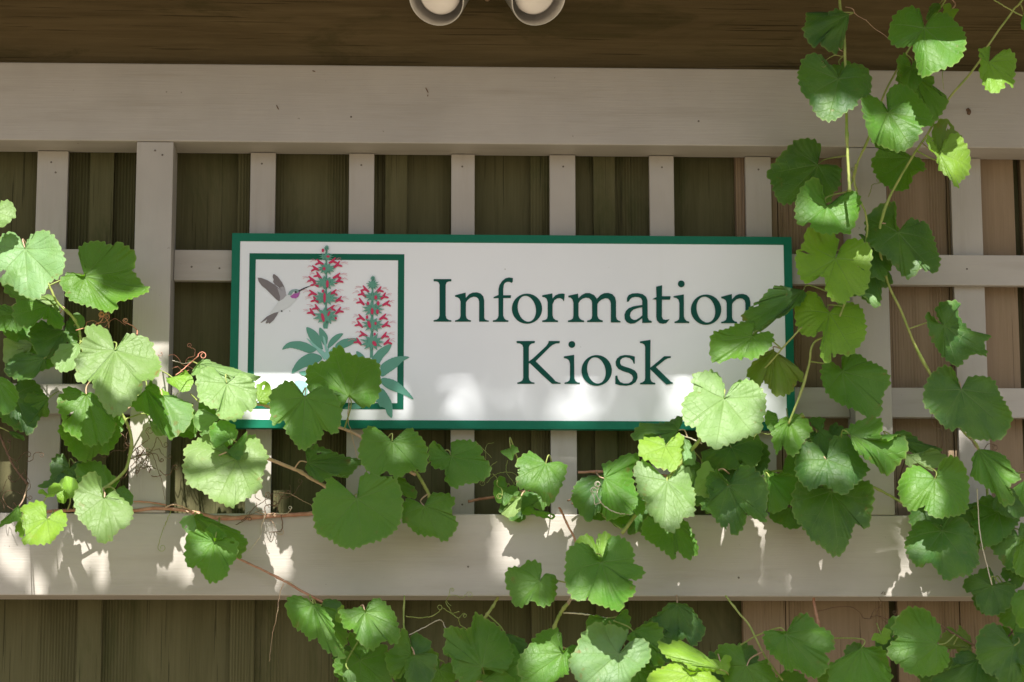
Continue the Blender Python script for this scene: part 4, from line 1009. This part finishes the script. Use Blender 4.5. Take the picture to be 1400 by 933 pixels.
# canes: vine, depth start, depth end, radius mm start, end, material, photo points
CANES = [
    (1, .045, .05, 3.2, 4.4, 'red', [(40, 702), (92, 698), (140, 700), (184, 698), (214, 695), (245, 697), (268, 701), (300, 708), (350, 707), (380, 705), (428, 702), (480, 694)]),
    (1, .05, .05, 1.6, 1.8, 'red', [(183, 686), (205, 687), (228, 691)]),
    (1, .055, .05, 1.6, 1.3, 'tan', [(226, 694), (240, 690), (262, 698), (275, 704)]),
    (1, .06, .09, 4.0, 3.0, 'tan', [(330, 610), (366, 627), (408, 644), (424, 654), (446, 666), (480, 690)]),
    (1, .07, .10, 3.0, 3.2, 'tan', [(335, 552), (352, 553), (368, 556), (420, 572), (465, 585), (494, 598), (530, 625), (568, 650)]),
    (1, .10, .08, 3.2, 3.6, 'green', [(562, 640), (571, 649), (580, 664), (587, 680), (583, 694)]),
    (1, .16, .12, 2.4, 3.4, 'green', [(66, 388), (76, 410), (84, 420), (98, 432), (108, 450), (112, 475), (124, 500), (150, 540), (178, 590), (176, 630), (160, 655), (100, 694)]),
    (1, .02, .02, 2.4, 2.6, 'brown', [(-6, 580), (6, 610), (18, 636), (28, 650), (38, 662)]),
    (2, .055, .10, 2.2, 2.8, 'red', [(318, 760), (326, 764), (360, 780), (388, 794), (412, 808), (446, 826), (470, 840), (500, 860)]),
    (2, .05, .11, 1.6, 2.4, 'green', [(553, 815), (552, 850), (553, 880), (546, 905)]),
    (3, -.01, -.01, 2.8, 2.6, 'red', [(640, 686), (660, 682), (690, 678), (714, 672), (760, 660)]),
    (3, .09, .09, 2.2, 2.2, 'red', [(764, 694), (768, 700), (776, 718), (786, 738), (790, 760)]),
    (3, .09, .14, 3.0, 3.6, 'tan', [(788, 800), (784, 813), (776, 826)]),
    (3, .14, .12, 3.8, 3.4, 'green', [(776, 826), (768, 836), (760, 852), (752, 880)]),
    (3, .13, .12, 1.5, 1.4, 'pale', [(770, 838), (790, 839), (810, 842), (830, 846)]),
    (3, .10, .09, 2.0, 2.4, 'brown', [(776, 685), (795, 677), (812, 669)]),
    (3, .07, .05, 2.0, 2.0, 'brown', [(782, 689), (795, 689), (812, 686)]),
    (3, .02, .02, 2.6, 3.2, 'green', [(682, 815), (672, 832), (662, 846)]),
    (4, -.01, -.01, 2.8, 2.8, 'red', [(790, 646), (830, 645), (880, 648), (930, 652), (1000, 655)]),
    (4, .16, .12, 4.2, 4.0, 'green', [(980, 580), (962, 596), (950, 610), (938, 625), (924, 642), (914, 655), (880, 690), (850, 730)]),
    (4, .14, .14, 1.4, 1.3, 'pale', [(930, 595), (945, 600), (960, 607)]),
    (4, .06, .06, 2.2, 2.2, 'green', [(1000, 650), (1040, 646), (1090, 643), (1130, 640)]),
    (4, .08, .08, 2.6, 2.6, 'green', [(1150, 640), (1176, 658), (1200, 669), (1224, 682), (1250, 698), (1290, 720)]),
    (4, .01, .03, 2.0, 2.0, 'brown', [(1238, 630), (1228, 660), (1222, 685)]),
    (5, .36, .37, 3.0, 3.0, 'green', [(1147, -60), (1148, 0), (1154, 50), (1156, 100), (1157, 150), (1158, 190), (1160, 234), (1162, 262)]),
    (5, .30, .18, 2.0, 2.4, 'green', [(1302, -40), (1292, 0), (1270, 30), (1246, 62), (1224, 100), (1206, 136), (1186, 192), (1173, 222), (1168, 250), (1176, 275), (1184, 295), (1184, 330), (1160, 400), (1140, 450), (1112, 470), (1106, 500), (1092, 545), (1078, 580)]),
    (5, .28, .20, 1.8, 1.6, 'green', [(1170, 225), (1166, 245), (1158, 262)]),
    (5, .40, .00, 2.0, 3.2, 'green', [(1440, -60), (1398, 0), (1384, 16), (1350, 64), (1332, 94), (1290, 144), (1268, 184), (1244, 220), (1212, 280), (1202, 330), (1214, 386), (1234, 430), (1250, 470), (1272, 512), (1314, 586), (1338, 614), (1350, 680), (1346, 752), (1384, 772), (1420, 790)]),
    (5, .40, .40, 1.4, 1.4, 'green', [(1359, 0), (1372, 8), (1384, 15), (1398, 22)]),
    (5, .22, .16, 1.8, 1.6, 'green', [(1096, 448), (1080, 465), (1058, 490), (1040, 510), (1027, 526)]),
    (5, .18, .18, 1.1, 1.0, 'pale', [(1336, 668), (1337, 690), (1340, 730), (1346, 760), (1356, 800)]),
    (6, .02, .02, 3.0, 3.0, 'red', [(1112, 816), (1114, 830), (1118, 850), (1122, 880), (1124, 940)]),
    (6, .10, .14, 2.0, 2.0, 'green', [(992, 815), (1010, 838), (1026, 858), (1046, 898), (1070, 930)]),
    (6, .13, .12, 2.0, 2.0, 'brown', [(1286, 855), (1310, 870), (1338, 884), (1370, 880), (1396, 845)]),
]
CM = dict(red=M_cane_red, tan=M_cane_tan, green=M_cane_green, brown=M_cane_brown, pale=M_tend_pale, tred=M_tend_red)
CANEPTS = {k: [] for k in VINES}
for (v, d0, d1, r0, r1, m, pts) in CANES:
    sm = catmull(pts, 6)
    n = len(sm)
    pv, rr = [], []
    rnd = random.Random(len(pts) * 13 + int(pts[0][0]))
    knots = [rnd.random() for _ in range(3)]
    for i, (x, y) in enumerate(sm):
        t = i / (n - 1)
        pv.append(P(x + rnd.uniform(-.35, .35), y + rnd.uniform(-.35, .35), d0 + (d1 - d0) * t))
        kn = max(math.exp(-((t - q) / 0.02) ** 2) for q in knots)
        rr.append((r0 + (r1 - r0) * t) * 0.001 * (1 + 0.45 * kn))
        CANEPTS[v].append((x, y, pv[-1]))
    bm = bmesh.new()
    add_tube(bm, pv, rr, 10)
    bm_obj('cane', bm, CM[m], VROOT[v], True)

# tendrils: vine, depth, radius mm, material, photo points, curl at the end (px radius, turns)
TENDRILS = [
    (1, .16, .8, 'tred', [(104, 452), (125, 446), (138, 440), (142, 432)], 4, 2.2),
    (1, .16, .8, 'tred', [(149, 448), (148, 440), (143, 434)], 3, 1.5),
    (1, .17, .8, 'tred', [(148, 411), (149, 420), (144, 430), (139, 433)], 3, 2),
    (1, .17, .9, 'tred', [(188, 458), (186, 450), (178, 444), (170, 441)], 3, 1.6),
    (1, .17, .9, 'tred', [(240, 514), (254, 502), (268, 490), (272, 484)], 5, 1.2),
    (1, .10, .7, 'pale', [(236, 493), (246, 496), (256, 497), (266, 491)], 0, 0),
    (1, .11, .7, 'brown', [(160, 668), (166, 655), (174, 630), (176, 610)], 4, 2.5),
    (1, .08, .7, 'brown', [(176, 625), (190, 622), (205, 618), (212, 630), (216, 644), (222, 660), (225, 684)], 0, 0),
    (1, .08, .7, 'brown', [(176, 628), (184, 616), (196, 606), (204, 600), (200, 592)], 5, 1.6),
    (1, .07, .7, 'brown', [(178, 622), (192, 610), (200, 622), (210, 612), (215, 598), (222, 610)], 4, 1.3),
    (1, .08, .6, 'brown', [(190, 624), (188, 612), (186, 640), (188, 652)], 0, 0),
    (1, .06, .7, 'brown', [(330, 712), (338, 706), (348, 694), (360, 686), (368, 680)], 4, 1.6),
    (1, .06, .7, 'brown', [(322, 718), (334, 712), (338, 708)], 3, 1.6),
    (1, .06, .9, 'pale', [(364, 702), (358, 718), (357, 732), (350, 742), (342, 752)], 0, 0),
    (1, .06, .8, 'brown', [(364, 704), (362, 694), (368, 690), (372, 692)], 4, 2.6),
    (1, .06, .8, 'pale', [(378, 702), (392, 702), (398, 696)], 2.5, 1.4),
    (1, .055, .8, 'brown', [(384, 704), (386, 716), (384, 726), (376, 727), (368, 728)], 0, 0),
    (1, .05, .7, 'tan', [(376, 680), (384, 674), (398, 676), (412, 684), (426, 691)], 0, 0),
    (1, .06, .6, 'green', [(234, 698), (228, 712), (222, 728), (216, 748)], 5, 1.2),
    (1, .09, .8, 'tan', [(477, 545), (476, 575), (480, 590), (486, 615), (492, 640)], 0, 0),
    (1, .03, .6, 'brown', [(22, 632), (30, 622), (36, 618)], 4, 1.8),
    (2, .07, .8, 'pale', [(388, 794), (396, 796), (406, 804), (412, 810)], 2, 0.6),
    (2, .07, .6, 'tan', [(388, 798), (382, 815), (378, 845), (372, 870), (368, 905)], 0, 0),
    (2, .09, .8, 'green', [(555, 843), (575, 845), (592, 842), (603, 834)], 4, 1.2),
    (2, .09, .8, 'green', [(606, 832), (616, 838), (626, 845), (632, 840)], 3, 1.4),
    (2, .09, .8, 'pale', [(560, 868), (580, 858), (600, 848), (606, 852), (610, 864)], 2, 1),
    (3, .03, .6, 'green', [(666, 660), (676, 650), (690, 646), (704, 648), (708, 660)], 3, 1.5),
    (3, .03, .6, 'green', [(650, 604), (664, 618), (672, 626)], 0, 0),
    (3, .03, .6, 'green', [(694, 630), (692, 645), (702, 660), (700, 668)], 2.5, 1.6),
    (4, .16, .9, 'pale', [(860, 704), (846, 702), (832, 696), (822, 688), (816, 676), (820, 664)], 4, 2.3),
    (4, .16, .8, 'pale', [(822, 686), (814, 690), (812, 680), (808, 672)], 4, 1.6),
    (4, .15, .8, 'green', [(1066, 574), (1060, 588), (1050, 594), (1036, 592), (1030, 602)], 0, 0),
    (5, .34, .8, 'tan', [(1156, 10), (1166, 12), (1170, 20), (1184, 28), (1190, 34), (1216, 54)], 0, 0),
    (5, .37, .7, 'green', [(1152, 78), (1140, 76), (1130, 82), (1124, 84)], 4.5, 1.2),
    (5, .36, .7, 'tan', [(1144, 60), (1148, 68), (1156, 72)], 0, 0),
    (5, .38, .6, 'green', [(1289, 92), (1289, 110), (1290, 122)], 0, 0),
    (5, .03, .7, 'brown', [(1274, 566), (1275, 582), (1286, 588), (1288, 602), (1287, 618)], 2, 1),
    (6, .03, .8, 'brown', [(1118, 836), (1140, 831), (1164, 830), (1176, 838), (1180, 845), (1190, 846), (1200, 842), (1210, 850), (1218, 858)], 0, 0),
    (6, .03, .7, 'brown', [(1190, 845), (1196, 834), (1206, 830)], 0, 0),
]
_r = random.Random(77)
for cx_, cy_, n_, v_, m_ in ((195, 622, 7, 1, 'brown'), (212, 650, 4, 1, 'brown'), (178, 610, 4, 1, 'brown'), (30, 640, 4, 1, 'brown'), (12, 690, 3, 1, 'brown'), (368, 694, 5, 1, 'brown'), (352, 690, 3, 1, 'tan'),
                             (258, 500, 4, 1, 'tred'), (140, 440, 4, 1, 'tred'), (245, 535, 3, 1, 'green'), (620, 838, 3, 2, 'green'), (672, 640, 3, 3, 'green'), (1290, 660, 2, 4, 'brown'), (1196, 842, 2, 6, 'brown'),
                             (1000, 610, 3, 4, 'green'), (1110, 620, 2, 4, 'green'), (1180, 260, 2, 5, 'green'), (1360, 650, 2, 5, 'brown')):
    for _ in range(n_):
        x_, y_, a_ = cx_ + _r.uniform(-8, 8), cy_ + _r.uniform(-10, 10), _r.uniform(0, 6.28)
        pp_ = [(x_, y_)]
        for _k in range(_r.randint(3, 6)):
            a_ += _r.uniform(-1.3, 1.3)
            x_, y_ = x_ + 9 * math.cos(a_), y_ + 9 * math.sin(a_)
            pp_.append((x_, y_))
        TENDRILS.append((v_, _r.uniform(.03, .10), _r.uniform(.5, .75), m_, pp_, _r.uniform(2, 4.5), _r.choice((0, 1.2, 2))))
for (v, d, r, m, pts, cr, turns) in TENDRILS:
    rnd = random.Random(int(pts[0][0] * 7 + pts[0][1]))
    sm = catmull(pts, 6)
    pv = [P(x + rnd.uniform(-.5, .5), y + rnd.uniform(-.5, .5), d + 0.010 * math.sin(i * 0.5 + v)) for i, (x, y) in enumerate(sm)]
    if turns:
        x, y = sm[-1]
        dx, dy = sm[-1][0] - sm[-3][0], sm[-1][1] - sm[-3][1]
        a0 = math.atan2(dy, dx)
        sg = rnd.choice((-1, 1))
        n = int(16 * turns)
        cx, cy = x - cr * math.sin(a0) * sg, y + cr * math.cos(a0) * sg
        for k in range(1, n):
            q = k / n
            a = a0 - sg * math.pi / 2 + sg * 2 * math.pi * turns * q
            rr = cr * (1 - 0.45 * q)
            pv.append(P(cx + rr * math.cos(a) + q * 2, cy + rr * math.sin(a), d + 0.012 * q + 0.004 * math.sin(a)))
    bm = bmesh.new()
    n = len(pv)
    add_tube(bm, pv, [r * 0.001 * (1.25 - 0.55 * i / n) for i in range(n)], 6)
    bm_obj('tendril', bm, CM[m], VROOT[v], True)


def build_leaf(spec, idx):
    crop, vine, d, tilt, yaw, tone, js, outs = spec.split('|')
    vine, d, tilt, yaw = int(vine), float(d), float(tilt), float(yaw)
    ox, oy = CROP[crop]
    T = lambda s: [(ox + x / 5, oy + y / 5) for x, y in parse(s)]
    J = T(js)[0]
    rnd = random.Random(idx * 31 + 5)
    path = [J] + T(outs) + [J]
    dense = catmull(path, 10)
    # resample by length
    L = [0.0]
    for a, b in zip(dense, dense[1:]):
        L.append(L[-1] + math.hypot(b[0] - a[0], b[1] - a[1]))
    per = L[-1]
    N = max(48, min(220, int(per / 2.0)))
    pts, k = [], 0
    for i in range(N + 1):
        s = per * i / N
        while k < len(L) - 2 and L[k + 1] < s:
            k += 1
        t = (s - L[k]) / max(1e-6, L[k + 1] - L[k])
        pts.append((dense[k][0] + (dense[k + 1][0] - dense[k][0]) * t, dense[k][1] + (dense[k + 1][1] - dense[k][1]) * t))
    teeth = max(8, int(per / 9.0))
    ph = rnd.uniform(0, 1)
    area = sum(a[0] * b[1] - b[0] * a[1] for a, b in zip(pts, pts[1:])) / 2
    sgn = 1 if area > 0 else -1
    ser, jit = [], rnd.uniform(0, 6.28)
    for i, (x, y) in enumerate(pts):
        s = i / N
        if 0 < i < N:
            tx, ty = pts[i + 1][0] - pts[i - 1][0], pts[i + 1][1] - pts[i - 1][1]
            l = math.hypot(tx, ty) or 1
            nx, ny = ty / l * sgn, -tx / l * sgn
            f = (s * teeth + ph + 0.25 * math.sin(9 * s + jit)) % 1.0
            tooth = (f / 0.62 if f < 0.62 else (1 - f) / 0.38) ** 0.8
            fade = min(1, s / 0.07, (1 - s) / 0.07)
            amp = (1.35 + 0.7 * math.sin(i * 0.37 + jit)) * min(1.0, per / 190)
            h = (tooth - 0.45) * amp * 2.5 * fade
            x, y = x + nx * h, y + ny * h
        ser.append((x, y))
    up, yw = rad(tilt), rad(yaw)
    n = Vector((math.sin(yw) * math.cos(up), -math.cos(yw) * math.cos(up), math.sin(up)))
    p0 = P(J[0], J[1], d)
    rim = [on_plane(x, y, p0, n) for x, y in ser]
    # pull points that the tilt throws too far forward or back
    size = sum((q - p0).length for q in rim) / len(rim)
    R = 11
    dome = rnd.uniform(-0.16, 0.02)
    corr = rnd.uniform(0.045, 0.085)
    wav = rnd.uniform(0.05, 0.11)
    kw = rnd.choice((2, 3, 3, 4))
    fw = rnd.uniform(0, 6.28)
    fold = rnd.uniform(-0.05, 0.14)
    curls = [(rnd.uniform(.08, .92), rnd.uniform(.05, .11), rnd.choice((-1, 1, 1)) * rnd.uniform(.12, .42)) for _ in range(rnd.choice((1, 2, 2, 3)))]
    if tone in 'py' and crop != '0':
        for i in range(0, N, 4):
            OPEN.append((p0.lerp(rim[i], 0.35), 0.030 if vine == 1 else 0.016))
            OPEN.append((p0.lerp(rim[i], 0.62), 0.028 if vine == 1 else 0.016))
            OPEN.append((p0.lerp(rim[i], 0.90), 0.022 if vine == 1 else 0.010))
    me = bpy.data.meshes.new('leaf')
    verts, uvs, faces = [p0], [(0.0, 0.0)], []
    for r in range(1, R + 1):
        t = r / R
        for i in range(N + 1):
            s = i / N
            U = 7.0 * (s - 0.5)
            dl = U - round(U)
            h = dome * t * t
            h += corr * t * (1 - 0.55 * t) * (0.5 - 0.5 * math.cos(2 * math.pi * dl))
            h += wav * t * t * math.sin(kw * 2 * math.pi * s + fw)
            h += fold * t * abs(math.sin(math.pi * (s - 0.5))) * 0.9
            h += 0.02 * t * math.sin(19 * s + 7 * t + fw)
            if t > 0.5:
                for c0, cw, ca in curls:
                    h += ca * ((t - 0.5) / 0.5) ** 2 * math.exp(-((s - c0) / cw) ** 2)
            verts.append(p0 + (rim[i] - p0) * t + n * (h * size))
            uvs.append((U, t))
    W = N + 1
    for i in range(N):
        faces.append((0, 1 + i, 2 + i))
    for r in range(R - 1):
        b0, b1 = 1 + r * W, 1 + (r + 1) * W
        for i in range(N):
            faces.append((b0 + i, b1 + i, b1 + i + 1, b0 + i + 1))
    if rnd.random() < 0.14 and crop != 'G':      # insect holes
        for _ in range(rnd.choice((1, 1, 2))):
            hi, hr = rnd.randint(5, N - 6), rnd.randint(5, R - 2)
            dead = {(hi + a_, hr + b_) for a_ in (-1, 0, 1, 2) for b_ in (0, 1) if rnd.random() < (0.9 if a_ in (0, 1) else 0.3)}
            faces = [f for f in faces if len(f) == 3 or ((f[0] - 1) % W, (f[0] - 1) // W) not in dead]
    if sgn > 0:
        faces = [f[::-1] for f in faces]
    me.from_pydata([tuple(v) for v in verts], [], faces)
    uvl = me.uv_layers.new(name='UVMap')
    for lp in me.loops:
        uvl.data[lp.index].uv = uvs[lp.vertex_index]
    # the centre fan: give every corner the U of its own spoke
    for poly_ in me.polygons:
        if len(poly_.vertices) == 3:
            us = [uvs[v][0] for v in poly_.vertices if v != 0]
            for li in poly_.loop_indices:
                if me.loops[li].vertex_index == 0:
                    uvl.data[li].uv = (sum(us) / len(us), 0.0)
    me.shade_smooth()
    o = link('leaf', me, M_leaf, VROOT[vine])
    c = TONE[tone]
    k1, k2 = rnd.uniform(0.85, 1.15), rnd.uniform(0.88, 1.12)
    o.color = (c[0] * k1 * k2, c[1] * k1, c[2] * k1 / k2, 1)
    if tone == 'o':
        o['label'] = 'yellowing olive leaf'
    # leaf stalk: leaves the notch away from the blade and bends back to the nearest cane
    cxm, cym = sum(p[0] for p in ser) / len(ser), sum(p[1] for p in ser) / len(ser)
    ax, ay = J[0] - cxm, J[1] - cym
    al = math.hypot(ax, ay) or 1
    ax, ay = ax / al, ay / al
    best = min(CANEPTS[vine], key=lambda q: (q[0] - J[0] - ax * 15) ** 2 + (q[1] - J[1] - ay * 15) ** 2)
    dist = math.hypot(best[0] - J[0], best[1] - J[1])
    a = p0 - n * 0.001
    if dist < 62:
        end = best[2]
        mid = P(J[0] + ax * min(12, dist * .5), J[1] + ay * min(12, dist * .5), max(0.02, d - 0.02))
        q = [a, mid, end]
    else:
        q = [a, P(J[0] + ax * 9, J[1] + ay * 9, max(0.02, d - .025)), P(J[0] + ax * 16, J[1] + ay * 20 + 3, max(0.0, d - .09))]
    cur = [Vector(v) for v in catmull([tuple(v) for v in q], 7)]
    bm = bmesh.new()
    add_tube(bm, cur, [0.0012 + 0.0005 * i / len(cur) for i in range(len(cur))], 7)
    bm_obj('petiole', bm, M_cane_green if idx % 4 else M_cane_tan, o, True)


for i_, sp_ in enumerate([l for l in LEAVES.strip().split('\n') if l.strip()] + more_specs()):
    build_leaf(sp_, i_)

# ------------------------------------------------------------------ unseen tree, its crown shaped leaf by leaf to set the dappled sunlight
# sunlit patches: photo position, metres in front of the sign, radius in metres kept open along the sun's path
LIT = []
for x in range(330, 450, 16):
    for y in range(500, 556, 14):
        LIT.append((x, y, 0.0, .016))
for x in range(206, 230, 8):
    for y in range(440, 640, 14):
        LIT.append((x, y, 0.045, .034))
for (x, y, r) in ((8, 740, .05), (10, 775, .05), (22, 790, .04), (150, 720, .05), (140, 745, .06), (130, 770, .05), (125, 800, .03), (112, 785, .03), (225, 802, .03),
                  (276, 790, .03), (272, 808, .03), (345, 785, .04), (365, 800, .04), (345, 806, .03), (395, 740, .03), (402, 770, .03), (410, 800, .03),
                  (75, 600, .005), (50, 640, .005), (50, 660, .005), (80, 535, .01), (368, 655, .005), (365, 690, .005), (493, 635, .005), (210, 620, 0)):
    LIT.append((x, min(y, 770), 0.045 if y > 705 else -.04, 0.012 if y > 790 else r * 1.25))
for q in ((545, 612, .15, .05), (700, 730, .045, .07), (745, 725, .045, .08), (700, 775, .045, .05), (740, 770, .045, .07), (770, 720, .045, .07), (720, 750, .045, .05), (745, 640, .14, .10), (780, 640, 0, .06),
          (825, 690, .1, .05), (865, 625, .14, .06), (908, 610, .2, .08), (970, 570, .24, .09), (1000, 550, .24, .08), (990, 600, .24, .07), (910, 680, .22, .07), (930, 660, .2, .06),
          (905, 705, .22, .05), (955, 660, .17, .05), (900, 765, .05, .045), (975, 785, .05, .035), (1090, 805, .05, .045), (1265, 800, .05, .04),
          (1090, 600, .17, .05), (1110, 655, .2, .05), (1160, 650, .2, .06), (1218, 610, .23, .03), (1210, 625, .23, .03), (1250, 680, .23, .03), (1270, 690, .23, .03),
          (1250, 762, .18, .05), (1290, 775, .18, .04), (1380, 655, .2, .05),
          (745, 915, .2, .07), (810, 890, .25, .10), (840, 905, .25, .08), (790, 880, .25, .07), (930, 885, .25, .08), (960, 905, .25, .07), (900, 920, .27, .08),
          (810, 835, .25, .05), (725, 800, .22, .05), (420, 840, .19, .05), (450, 870, .19, .05), (520, 850, .2, .07), (490, 860, .2, .05), (1235, 890, .2, .05), (1120, 862, .18, .04),
          (1140, 150, .42, .05), (1130, 155, .42, .05), (1230, 190, .42, .06), (1300, 30, .44, .06), (1280, 60, .44, .06), (1150, 290, .29, .05), (1140, 395, .28, .08), (1120, 370, .28, .07), (1160, 400, .28, .06),
          (1110, 430, .21, .05), (1165, 465, .21, .05), (1020, 470, .22, .07), (1000, 480, .22, .06), (1300, 220, .39, .05), (1190, 560, .17, .04), (1190, 415, .2, .04),
          (620, 570, 0, .01), (1055, 545, 0, .0), (1050, 480, 0, 0), (545, 545, 0, .02), (560, 575, 0, .015), (500, 565, 0, .03)):
    LIT.append(q)
for q in ((130, 400, .19, .05), (160, 402, .2, .05), (190, 396, .2, .05), (115, 392, .18, .05), (150, 420, .2, .05), (430, 530, .19, .03), (470, 530, .19, .03), (500, 520, .19, .03), (440, 510, .19, .03),
          (290, 745, .21, .03), (280, 770, .2, .03), (312, 760, .21, .03), (270, 755, .21, .03), (1165, 645, .25, .03), (1180, 640, .25, .02), (1215, 615, .24, .04), (1265, 775, .22, .03), (115, 590, .15, .03), (130, 600, .15, .02)):
    LIT.append(q)
LITP = [(P(x, y, dd), r * .62) for x, y, dd, r in LIT] + OPEN
tree = thing('shade_tree', 'unseen leafy tree, crown gaps shaped to cast the sun dapples on the kiosk', 'tree', (3.1, -3.2, 0))
rnd = random.Random(11)
e1 = S.cross(Vector((0, 0, 1))).normalized()
e2 = S.cross(e1)
LP = [(p.dot(e1), p.dot(e2), r) for p, r in LITP]
verts, faces = [], []
made = 0
GRID = {}
bxl = P(470, 600).x
bx0, bx1, bz0, bz1 = P(590, 540).x, P(1090, 540).x, P(800, 612).z, P(800, 500).z
for a, b, r_ in LP:
    for i in range(int((a - .15) // .05), int((a + .15) // .05) + 1):
        for j in range(int((b - .15) // .05), int((b + .15) // .05) + 1):
            GRID.setdefault((i, j), []).append((a, b, r_))
for it in range(40000):
    px, py, dd = rnd.uniform(-160, 1560), rnd.uniform(430, 1180), rnd.uniform(-.1, .40)
    low = it < 40  # first leaves added to keep sun off the boards under the lower rail
    if low:
        px, py, dd = rnd.uniform(-60, 440), rnd.uniform(920, 938), -.075
    q = P(px, py, dd)
    u, v = q.dot(e1), q.dot(e2)
    if not low and any((u - a) ** 2 + (v - b) ** 2 < (r + 0.020) ** 2 for a, b, r in GRID.get((int(u // .05), int(v // .05)), ())):
        continue
    q0 = q - S * (q.y / S.y)
    if bx0 < q0.x < bx1 and bz0 < q0.z < bz1 and rnd.random() > 0.25:
        continue
    c = q + S * (rnd.uniform(5.5, 8.5) if bx0 < q0.x < bx1 and bz0 < q0.z < bz1 else rnd.uniform(2.6, 3.3) if q0.x < bxl else rnd.uniform(3.2, 5.4))
    a = Vector((rnd.gauss(0, 1), rnd.gauss(0, 1), rnd.gauss(0, .6))).normalized()
    nn = (S + Vector((rnd.gauss(0, .5), rnd.gauss(0, .5), rnd.gauss(0, .5)))).normalized()
    b = nn.cross(a).normalized()
    a = b.cross(nn)
    s = rnd.uniform(0.022, 0.045)
    k = len(verts)
    for (x_, y_, z_) in ((-1.5, 0, 0), (-.6, .62, .12), (.5, .55, .12), (1.6, 0, -.1), (.5, -.55, .12), (-.6, -.62, .12)):
        verts.append(tuple(c + a * x_ * s + b * y_ * s + nn * z_ * s))
    faces += [(k, k + 1, k + 2, k + 3), (k, k + 3, k + 4, k + 5)]
    made += 1
    if made >= 12000:
        break
me = bpy.data.meshes.new('crown')
me.from_pydata(verts, [], faces)
crown = link('crown', me, plain_mat('tree_leaf_green', (0.06, 0.12, 0.03), 0.6, 0.3, 0.3, scale=6), tree)
bm = bmesh.new()
tp = [Vector((3.1, -3.2, 0)), Vector((3.05, -3.2, 1.5)), Vector((2.95, -3.1, 3.0)), Vector((2.7, -3.1, 4.6)), Vector((1.9, -2.9, 5.6)), Vector((0.9, -2.7, 5.9)), Vector((-0.4, -2.6, 5.9))]
cv = [Vector(v) for v in catmull([tuple(v) for v in tp], 6)]
add_tube(bm, cv, [0.16 * (1 - 0.85 * i / len(cv)) + 0.01 for i in range(len(cv))], 12)
bm_obj('trunk', bm, M_bark, tree, True)

# ------------------------------------------------------------------ light
w = bpy.data.worlds.new('World')
scn.world = w
w.use_nodes = True
nt = w.node_tree
bg = nt.nodes['Background']
sky = nt.nodes.new('ShaderNodeTexSky')
sky.sky_type = 'NISHITA'
sky.sun_disc = False
sky.sun_elevation = SUN_EL
sky.sun_rotation = math.pi - SUN_AZ
sky.air_density = 1.0
sky.dust_density = 2.5
sky.ozone_density = 0.6
nt.links.new(sky.outputs[0], bg.inputs[0])
bg.inputs[1].default_value = 0.08
sd = bpy.data.lights.new('sun', 'SUN')
sd.energy = 5.0
sd.angle = rad(0.53)
sd.color = (1.0, 0.955, 0.88)
so = bpy.data.objects.new('sun', sd)
COL.objects.link(so)
so.rotation_euler = S.to_track_quat('Z', 'Y').to_euler()
so.location = (0, -6, 8)
scn.view_settings.view_transform = 'Standard'
scn.view_settings.look = 'None'
scn.view_settings.gamma = 1.0
scn.view_settings.use_curve_mapping = False
scn.view_settings.exposure = 1.24
scn.render.engine = 'CYCLES'
scn.cycles.max_bounces = 8
scn.cycles.diffuse_bounces = 5
scn.cycles.use_denoising = True
